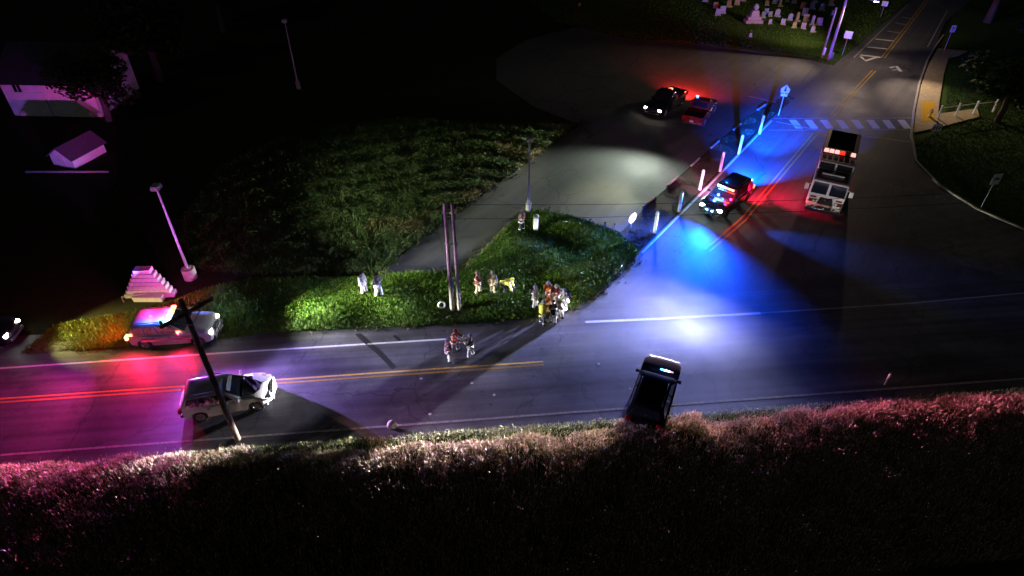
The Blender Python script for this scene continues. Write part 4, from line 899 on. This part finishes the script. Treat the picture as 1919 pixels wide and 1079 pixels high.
# ------------------------------------------------------------------ people
def skin_mesh(name, verts, edges, radii, sub=1, root_i=0):
    me = bpy.data.meshes.new(name); me.from_pydata([tuple(v) for v in verts], edges, []); o = bpy.data.objects.new(name, me); COL.objects.link(o)
    o.modifiers.new('s', 'SKIN'); 
    if sub: m = o.modifiers.new('d', 'SUBSURF'); m.levels = sub
    for i, r in enumerate(radii):
        sv = me.skin_vertices[0].data[i]; sv.radius = (r, r) if not hasattr(r, '__len__') else r; sv.use_root = (i == root_i)
    dg = bpy.context.evaluated_depsgraph_get(); ne = bpy.data.meshes.new_from_object(o.evaluated_get(dg)); ne.name = name
    bpy.data.objects.remove(o); bpy.data.meshes.remove(me)
    ne.polygons.foreach_set('use_smooth', [True] * len(ne.polygons)); return ne
POSES = {}
def pose(nm, lean=0., drop=0., stance=.06, knee=.04, armL=((.1, .15, -1), (.25, 0, -1)), armR=((.05, -.15, -1), (.2, 0, -1)), head=0.):
    """meshes of one pose; the figure faces +X, feet at z=0"""
    if nm in POSES: return POSES[nm]
    V3 = Vector; hz = .93 - drop; u = V3((math.sin(lean), 0, math.cos(lean))); uh = V3((math.sin(lean * .5 + head), 0, math.cos(lean * .5 + head)))
    pel = V3((-.12 * math.sin(lean) - drop * .35, 0, hz)); che = pel + u * .36; nk = pel + u * .56; hd = nk + uh * .13; ht = hd + uh * .1
    sh = {s: pel + u * .5 + V3((0, s * .19, 0)) for s in (1, -1)}; AR = {}
    for s, (a, b) in ((1, armL), (-1, armR)):
        a = V3(a).normalized(); b = V3(b).normalized(); e = sh[s] + a * .29; wv = e + b * .25; AR[s] = (e, wv, wv + b * .09)
    LG = {}
    for s in (1, -1):
        an = V3((s * stance, s * .12, .09)); hp = pel + V3((0, s * .1, -.04)); kn = an.lerp(hp, .5) + V3((knee + drop * .62, s * .01, 0)); LG[s] = (hp, kn, an, an + V3((.17, 0, -.05)))
    # body, one surface
    vs = [pel, che, nk, hd, ht]; ed = [(0, 1), (1, 2), (2, 3), (3, 4)]; ra = [(.15, .12), (.16, .12), .06, (.092, .1), (.07, .075)]
    for s in (1, -1):
        i = len(vs); vs += [sh[s], *AR[s]]; ed += [(1, i), (i, i + 1), (i + 1, i + 2), (i + 2, i + 3)]; ra += [.062, .05, .032, .036]
        i = len(vs); vs += [*LG[s]]; ed += [(0, i), (i, i + 1), (i + 1, i + 2), (i + 2, i + 3)]; ra += [.085, .062, .045, .04]
    body = skin_mesh('body', vs, ed, ra)
    mb = MB()
    for s in (1, -1):      # fingers and thumb rooted in the palm
        e, wv, hn = AR[s]; b = (hn - wv).normalized(); side_ = V3((0, 1, 0)) - b * b.y; side_ = side_.normalized() if side_.length > .1 else V3((1, 0, 0)); dn = b.cross(side_)
        for k, l in enumerate((.07, .082, .078, .062)):
            o = hn + side_ * (.03 - .02 * k); mb.tube([o - b * .02, o + b * l * .55 + dn * .006 * s, o + b * l + dn * .02 * s], [.011, .01, .007], 5)
        o = wv + b * .04 + side_ * .035; mb.tube([o - side_ * .01, o + side_ * .03 + b * .03, o + side_ * .035 + b * .06], [.013, .011, .008], 5)
    fx = V3((uh.z, 0, -uh.x))
    mb.tube([hd + fx * .085 + uh * .02, hd + fx * .118 - uh * .02], [.01, .017], 5)
    for s in (1, -1): mb.ball(hd + V3((0, s * .095, 0)) - fx * .005, (.018, .012, .03), 6, 4); mb.ball(hd + fx * .088 + V3((0, s * .033, 0)) + uh * .025, .013, 6, 4, mi=1)
    mb.box(hd + fx * .09 - uh * .055, (.012, .045, .01), mi=1)
    bm = bmesh.new(); bm.from_mesh(body); ex = mb.mesh('x', [M['skin'], M['eye']]); bm.from_mesh(ex); bm.to_mesh(body); bm.free(); body.materials.clear(); body.materials.append(M['skin']); body.materials.append(M['eye'])
    # clothes
    hem = pel - u * .14
    vs = [hem, pel, che, nk - u * .05]; ed = [(0, 1), (1, 2), (2, 3)]; ra = [(.19, .16), (.19, .155), (.205, .16), .09]
    for s in (1, -1):
        i = len(vs); vs += [sh[s], AR[s][0], AR[s][1]]; ed += [(2, i), (i, i + 1), (i + 1, i + 2)]; ra += [.095, .078, .06]
    jacket = skin_mesh('jacket', vs, ed, ra, 1, 1)
    vs = [pel]; ed = []; ra = [(.165, .135)]
    for s in (1, -1):
        i = len(vs); vs += [LG[s][0], LG[s][1], LG[s][2] + V3((0, 0, .04))]; ed += [(0, i), (i, i + 1), (i + 1, i + 2)]; ra += [.112, .088, .078]
    trous = skin_mesh('trousers', vs, ed, ra)
    boots = []
    for s in (1, -1):
        mb = MB(); a = LG[s][2]; mb.tube([a + V3((0, 0, .14)), a + V3((0, 0, .0)), a + V3((-.02, 0, -.085))], [.07, .068, .07], 8); mb.tube([a + V3((-.06, 0, -.045)), a + V3((.1, 0, -.045)), a + V3((.2, 0, -.06))], [.045, .05, .03], 8); boots.append(mb.mesh('boot', [M['rubber']], 50))
    mb = MB(); c = hd + uh * .045; Q = uh.to_track_quat('Z', 'X')
    for pr in ([(.142, -.005), (.142, .008), (.11, .018), (.108, .055), (.085, .1), (.04, .125), (.002, .13)],):
        n0 = len(mb.v); mb.lathe(pr, 14); mb.v[n0:] = [tuple(c + Q @ (Vector(v) * 1.0)) for v in mb.v[n0:]]
    helm = mb.mesh('helmet', [M['white_paint']], 50)
    mb = MB(); c = hd + uh * .02; n0 = 0; mb.lathe([(.104, 0), (.106, .04), (.09, .09), (.05, .118), (.002, .125)], 12); mb.v = [tuple(c - fx * .01 + Q @ Vector(v)) for v in mb.v]; hair = mb.mesh('hair', [M['hair']], 60)
    bands = []
    def ring(p, d, r0, wd=.05):
        mb = MB(); d = Vector(d).normalized(); mb.tube([p - d * wd / 2, p + d * wd / 2], [r0, r0], 12, cap=False); return mb.mesh('reflective_band', [M['reflective']], 60)
    bands.append(ring(hem + u * .03, u, .205)); bands.append(ring(che - u * .06, u, .212, .06))
    for s in (1, -1): bands.append(ring(AR[s][0].lerp(AR[s][1], .72), AR[s][1] - AR[s][0], .08)); bands.append(ring(LG[s][1].lerp(LG[s][2], .62), LG[s][2] - LG[s][1], .093))
    POSES[nm] = (body, jacket, trous, boots, helm, hair, bands, che, u, fx); return POSES[nm]
def person(px, pz, label, coat, pants, face_to, helmet='coat_pale', vest=None, bands=True, scale=1.0, pack=None, group=None, **kw):
    b = P(*px); f = P(*face_to) - b; body, jk, tr, bt, hm, hr, bd, che, u, fx = pose(pz, **kw)
    root = thing('person', b, label, 'person', group, rz=math.atan2(f.y, f.x)); root.scale = (scale,) * 3
    place('body', body, root)
    def put(nm, me, m, par=root):
        o = place(nm, me, par)
        if m is not None:
            if not me.materials: me.materials.append(None)
            o.material_slots[0].link = 'OBJECT'; o.material_slots[0].material = m
        return o
    j = put('jacket', jk, COAT[coat]); t = put('trousers', tr, COAT[pants])
    for x in bt: put('boot', x, None)
    if helmet: put('helmet', hm, M[helmet] if helmet in M else COAT[helmet])
    else: put('hair', hr, None)
    if bands:
        for x in bd: put('reflective_band', x, None, j)
    if pack:
        mb = MB(); mb.tube([che - fx * .24 + u * .2, che - fx * .25 - u * .22], [.11, .12], 10); part('air_tank', mb, pack, root)
    if vest:
        mb = MB(); mb.tube([che + u * .2, che, che - u * .3], [.15, .222, .215], 12, cap=False); part('vest', mb, vest, root, smooth=70)
    return root
HIPS = dict(armL=((-.1, .75, -.8), (.2, -.75, -.5)), armR=((-.1, -.75, -.8), (.2, .75, -.5)))
REACH = dict(armL=((.7, .1, -.7), (.9, -.1, -.35)), armR=((.7, -.1, -.7), (.9, .1, -.35)))
FOLD = dict(armL=((.35, .2, -.9), (.7, -.7, .1)), armR=((.35, -.2, -.9), (.7, .7, .1)))
DOWN = dict(armL=((.3, .1, -.95), (.45, 0, -.9)), armR=((.3, -.1, -.95), (.45, 0, -.9)))
gr_ = 'responders on the verge and road'
person((683, 551), 'stand', 'slight person in lilac-grey coat standing left of a taller one on the verge', 'lilac', 'lilac', (840, 600), 'coat_dark', group=gr_)
person((711, 557), 'hips', 'taller person in khaki coat and pale trousers with hands on hips on the verge', 'khaki', 'white', (840, 620), None, scale=1.08, bands=True, group=gr_, lean=.08, stance=.1, **HIPS)
person((896, 551), 'fold', 'person in red-orange coat and tan trousers right of the pale pole pair', 'red', 'tan', (1000, 560), 'coat_tan', group=gr_, stance=.12, **FOLD)
person((924, 550), 'stand', 'person in tan turnout gear between the red coat and the stooping yellow vest', 'tan', 'tan', (900, 620), 'coat_pale', group=gr_)
person((948, 548), 'bend', 'person in yellow vest stooping low over the verge grass', 'lime', 'dark', (1000, 556), 'lime', group=gr_, lean=1.05, drop=.24, stance=.16, head=.2, **DOWN)
person((1002, 578), 'stand', 'person in grey coat at the left edge of the group around the stretcher', 'grey', 'pale', (1030, 585), 'coat_grey', pack='black_trim', group=gr_)
person((1016, 609), 'lean', 'person in bright yellow jacket with back turned nearest the road shadow', 'lime', 'dark', (1030, 570), 'coat_pale', vest='lime', group=gr_, lean=.3, stance=.12, **REACH)
person((1036, 607), 'bend2', 'person in black jacket and pale trousers bending at the foot of the stretcher', 'dark', 'pale', (1030, 575), 'coat_dark', group=gr_, lean=.75, drop=.08, stance=.12, **DOWN)
person((1025, 567), 'lean', 'person with white helmet and orange coat at the head of the stretcher', 'orange', 'dark', (1030, 600), 'white_paint', group=gr_)
person((1042, 573), 'lean', 'person with white helmet and maroon coat behind the stretcher', 'maroon', 'tan', (1030, 595), 'white_paint', group=gr_)
person((1058, 584), 'lean2', 'person in pale grey coat with dark pack at the right edge of the group', 'pale', 'grey', (1035, 585), 'coat_grey', pack='black_trim', group=gr_, lean=.18, stance=.13, **REACH)
person((1049, 598), 'bend2', 'person in white coat bending in toward the stretcher from the right', 'white', 'pale', (1020, 585), 'coat_white', group=gr_)
person((842, 679), 'stand', 'person in dusty pink coat nearest the centre line among the trio on the road', 'maroon', 'lilac', (880, 660), 'coat_lilac', group=gr_)
person((853, 660), 'lean2', 'person in red coat leaning forward at the back of the trio on the road', 'red', 'dark', (885, 668), 'coat_red', group=gr_)
person((883, 670), 'fold', 'person in dark coat at the right of the trio on the road', 'dark', 'grey', (845, 668), 'coat_lilac', group=gr_)
person((977, 433), 'hips', 'person in white coat with orange vest beside the lamp post on the grass island', 'white', 'dark', (1100, 470), 'coat_white', vest=COAT['orange'], group=gr_)
# stretcher
a, b = P(1024, 600), P(1033, 570); d = b - a; root = thing('stretcher', (a + b) / 2, 'stretcher with orange-brown blanket in the middle of the huddle of people', 'stretcher', rz=math.atan2(d.y, d.x))
mb = MB(); 
for s in (-.27, .27): mb.tube([(-1, s, .62), (1, s, .62)], .025, 6); mb.tube([(-.7, s, .1), (.5, s, .6)], .02, 6); mb.tube([(.7, s, .1), (-.5, s, .6)], .02, 6)
part('frame', mb, 'lime', root); mb = MB(); mb.box((0, 0, .7), (1.9, .52, .1)); part('mattress', mb, 'black_trim', root, bevel=.04)
mb = MB(); mb.box((-.05, 0, .8), (1.6, .6, .16), top=.85); bk_ = part('blanket', mb, 'blanket', root, bevel=.06)
for x in (-.7, .7):
    for s in (-.27, .27): mb = MB(); mb.lathe([(.02, -.02), (.08, -.02), (.08, .02), (.02, .02)], 10, (x, s, .08), axis='y'); part('wheel', mb, 'rubber', root)
# white cask beside the person on the island
b = P(1004, 430); root = thing('utility_pedestal', b, 'white utility pedestal on the grass island beside the lamp post', 'pedestal')
mb = MB(); mb.box((0, 0, .55), (.34, .3, 1.1), top=.95); part('cabinet', mb, 'plastic_white', root, bevel=.03); mb = MB(); mb.box((0, 0, 1.12), (.4, .36, .07), top=.8); part('lid', mb, 'galv', root, bevel=.02)
# debris
deb = []
for k in range(3):
    mb = MB(); mb.add([Vector((random.uniform(.06, .14) * math.cos(a), random.uniform(.05, .12) * math.sin(a), random.uniform(0, .03) if j == 0 else random.uniform(.04, .1))) for j in (0, 1) for a in [i * PI / 3 for i in range(6)]], [tuple(range(5, -1, -1)), tuple(range(6, 12))] + [(i, (i + 1) % 6, 6 + (i + 1) % 6, 6 + i) for i in range(6)]); deb.append(mb.mesh('debris', [M[['black_trim', 'black_trim', 'lamp_off'][k]]]))
dp = [(790, 713, 2), (860, 706, 1), (885, 721, 2), (926, 742, 2), (806, 777, 2), (1056, 632, 0), (1062, 629, 0), (1122, 686, 2), (1052, 655, 0), (1015, 656, 0), (1248, 484, 0), (1120, 664, 0), (770, 744, 0), (795, 742, 0), (920, 760, 0), (1000, 708, 1), (1180, 730, 2), (1150, 555, 0), (1135, 548, 0), (1115, 560, 0), (620, 802, 0), (640, 806, 0), (575, 797, 1), (1184, 493, 0)]
for x, y, k in dp:
    p = P(x, y); p.z = road_z(p) + .005 if rd(p)[1] < 4.5 else .015
    o = place('debris', deb[k], loc=p, rz=random.uniform(0, 6)); s = random.uniform(.4, .9); o.scale = (s, s, s * .07); tag(o, 'small shard of wreckage lying on the asphalt', 'debris', 'crash debris strewn over the asphalt')
mb = MB(); mb.lathe([(.0, .06), (.2, .05), (.26, .0)][::-1], 14); o = part('hubcap', mb, 'lamp_off', loc=P(735, 799) + Vector((0, 0, .1))); o.rotation_euler = (R(35), 0, 0); tag(o, 'pale hubcap in the grass edge of the near lane', 'hubcap')
# clods and stones on the ragged edge of the island
mb = MB(); q = scatter([P(*a) for a in [(1075, 580), (1125, 548), (1200, 470), (1225, 440), (1190, 440), (1160, 470), (1120, 520), (1060, 572)]], 260)
q = np.concatenate([q] + [along(e, 130, .35) for e in eds])
for x, y in q: s = random.uniform(.02, .08); mb.ball((x, y, s * .4), (s, s * random.uniform(.6, 1.2), s * .7), 5, 3)
o = part('loose_stones', mb, 'dirt'); o['kind'] = 'stuff'; o['label'] = 'loose clods and stones along the edge of the corner island'

# ------------------------------------------------------------------ the lamps' own light, plus beams added to brighten single spots
# white police car: roof lights, side flashers, headlights, some added beams
RED = (1, .01, .07)
glow(p1, (-.15, .45, 1.88), 42, (1, .02, .1)); glow(p1, (-.15, -.5, 1.88), 50, BLUE); glow(p1, (-1.2, .35, 1.98), 16, (1, .02, .2)); glow(p1, (-1.0, -.5, 1.98), 18, (.05, .12, 1))
spot(p1, (.75, .5, 2.0), to_local(p1, P(95, 195, 2.6)), 2500, (1, .06, .5), 34, 1, vsize=9); spot(p1, (-1.9, .7, 1.95), to_local(p1, P(85, 200, 1.8)), 3200, (.22, .1, 1), 34, 1, vsize=14)
spot(p1, (.2, .5, 1.9), (-2.5, 6, 1.2), 190, (1, .1, .75), 110, 1)
spot(p1, (.3, .5, 1.95), to_local(p1, P(700, 480, 6.5)), 2600, (.75, .3, 1), 64, 1, vsize=20)
spot(p1, (.3, .5, 1.95), to_local(p1, P(846, 490, 4.2)), 5200, (.9, .55, 1), 15, 1)  # narrow beam added to brighten the pale pole pair
spot(p1, (.3, .5, 1.95), (-.2, 7, 4.5), 420, (.75, .2, 1), 60, 1)
spot(p1, (-1.95, -1.1, 1.2), (-2.4, -5.5, 0), 340, RED, 168, 1); spot(p1, (.6, -1.1, 1.2), (1.3, -5.5, 0), 320, RED, 168, 1)
spot(p1, (1.2, -1.0, 1.5), (12, -6.5, 0), 5200, (.42, .3, 1), 84, 1, vsize=24); spot(p1, (-1.6, -1.05, 1.4), (-8, -5, 0), 650, (.5, .04, .8), 100, 1, vsize=40)
spot(p1, (1.0, -1.05, 1.4), (5, -8, 0), 2200, (.4, .1, 1), 100, 1, vsize=34); spot(p1, (-.6, -1.05, 1.5), (-1, -9, 0), 900, (.6, .04, .6), 130, 1, vsize=30)
spot(p1, (-1.9, -1.1, 1.2), (-8, -6.5, 0), 1700, (1, .03, .15), 100, 1, vsize=28)
spot(p1, (-1.4, -1.1, 1.2), (-3, -10, .45), 6500, (1, .2, .36), 124, 1, vsize=9); spot(p1, (.15, -1.05, 1.25), (1, -10, .45), 5200, (.75, .16, .9), 130, 1, vsize=9)
spot(p1, (2.2, -1.1, 1.2), to_local(p1, P(640, 815, .5)), 6000, (1, .45, .5), 70, 1, vsize=7)
spot(p1, (-2.6, 0, 1.1), (-9, 1.5, 0), 170, (1, .1, .02), 120, 1); spot(p1, (.5, .5, 1.95), (5, 5, 0), 260, (.15, .2, 1), 90, 1)
for y in (-.6, .6): spot(p1, (2.65, y, .8), (16, .8 + y, .1), 3400, (1, 1, .92), 66, 1, vsize=18)
spot(p1, (2.65, .5, .8), (10, 2.6, .1), 5200, (.95, 1, .55), 40, 1, vsize=16); spot(p1, (.9, .95, 1.5), to_local(p1, P(700, 560, .2)), 7000, (.95, 1, .6), 30, 1, vsize=9)
spot(p1, (.6, .6, 1.95), to_local(p1, P(740, 410, .5)), 7500, (.95, 1, .9), 82, 1, vsize=8)  # beam added to light the leafy field; stands for no seen lamp
spot(p1, (-1.9, .7, 1.95), to_local(p1, P(150, 203, 1.2)), 2600, (1, .05, .04), 11, 1)  # narrow red beam added for the barn's lower wall
spot(p1, (-2.3, .95, 1.3), to_local(p1, P(122, 298, .5)), 1000, (1, .2, 1), 9, 1)  # narrow purple beam added to brighten the shed gable
# dark car at the left
for y in (-.6, .6): spot(p3, (2.45, y, .75), (7, .1 + y, 0), 1000, (1, .95, .3), 70, 1, vsize=26)
# dark police car
def tgt(px, z=0): return to_local(p4, P(*px, z))
HEAD = (.4, .42, 1); PB = (.001, .07, 1)
for y, px_ in ((-.65, 1070), (.65, 1150)): spot(p4, (2.65, y, .9), tgt((px_, 662)), 5000, HEAD, 98, .6, vsize=7.5)
spot(p4, (.6, .3, 1.75), tgt((1020, 690)), 15000, (.58, .6, 1), 96, .6, vsize=9)
spot(p4, (.6, .3, 1.75), tgt((760, 660)), 9000, (.6, .55, 1), 40, 1, vsize=7)  # fill beam added for the left part of the main road
spot(p4, (2.65, 0, .95), tgt((1010, 792), .62), 160000, (1, .94, .86), 66, 1, vsize=3.2)
spot(p4, (2.65, -.3, .95), tgt((700, 812), .6), 100000, (1, .85, .85), 34, 1, vsize=3.2)
spot(p4, (2.68, 0, .75), (7.0, -.4, 0), 4200, PB, 150, 1, vsize=64); spot(p4, (.75, -.45, 1.7), tgt((1245, 500)), 12000, PB, 104, 1, vsize=32)
spot(p4, (-2.6, -.1, 1.45), tgt((1432, 290)), 13000, PB, 80, 1, vsize=84); spot(p4, (-2.6, -.1, 1.55), tgt((1450, 252)), 90000, PB, 34, 1, vsize=11); spot(p4, (-2.2, .4, 1.72), tgt((1564, 98), .8), 900, (.05, .1, 1), 6, 1, vsize=10)
spot(p4, (-1.2, 1.1, 1.4), tgt((1440, 352)), 420, RED, 120, 1); spot(p4, (-1.2, 1.1, 1.4), tgt((1500, 372)), 1200, RED, 80, 1, vsize=34)
spot(p4, (1.9, 1.1, 1.1), tgt((1585, 478)), 1300, (.02, .12, 1), 34, 1, vsize=30)
spot(p4, (.95, 1.12, 1.25), tgt((1560, 752), .75), 62000, (1, .24, .42), 96, 1, vsize=3.6); glow(p4, (1.0, -.5, 1.7), 45, (.03, .22, 1)); glow(p4, (1.0, .5, 1.7), 36, RED); glow(p4, (-.3, -.4, 2.0), 5, BLUE)
spot(p4, (.2, -1.1, 1.5), tgt((1330, 330), .6), 420, (.8, .2, .5), 130, 1)
spot(p4, (2.6, -.7, .95), tgt((1090, 500)), 6500, (.6, 1, .75), 44, 1, vsize=7)
# pickups
for y in (-.65, .65): spot(p5, (2.85, y, .95), to_local(p5, P(1110, 450)), 3000, (.86, 1, .84), 100, .7, vsize=11)
spot(p5, (2.85, -.65, 1.0), to_local(p5, P(800, 350, .4)), 16000, (1, 1, .8), 56, 1, vsize=7); spot(p5, (2.85, .65, 1.0), to_local(p5, P(1080, 425, .1)), 9000, (1, 1, .62), 30, 1, vsize=5)
spot(p5, (-2.9, 0, 1.1), (-6.5, 0, 0), 1300, (1, .02, .02), 150, 1)
glow(p6, (.25, .55, 2.0), 2, BLUE)
# black SUV
glow(p7, (.85, -.3, 1.75), 5, (.1, .25, 1))
for y in (-.6, .6): spot(p7, (2.35, y, .85), to_local(p7, P(1537, 395, 1.8)), 300, (1, .93, .95), 18, 1)
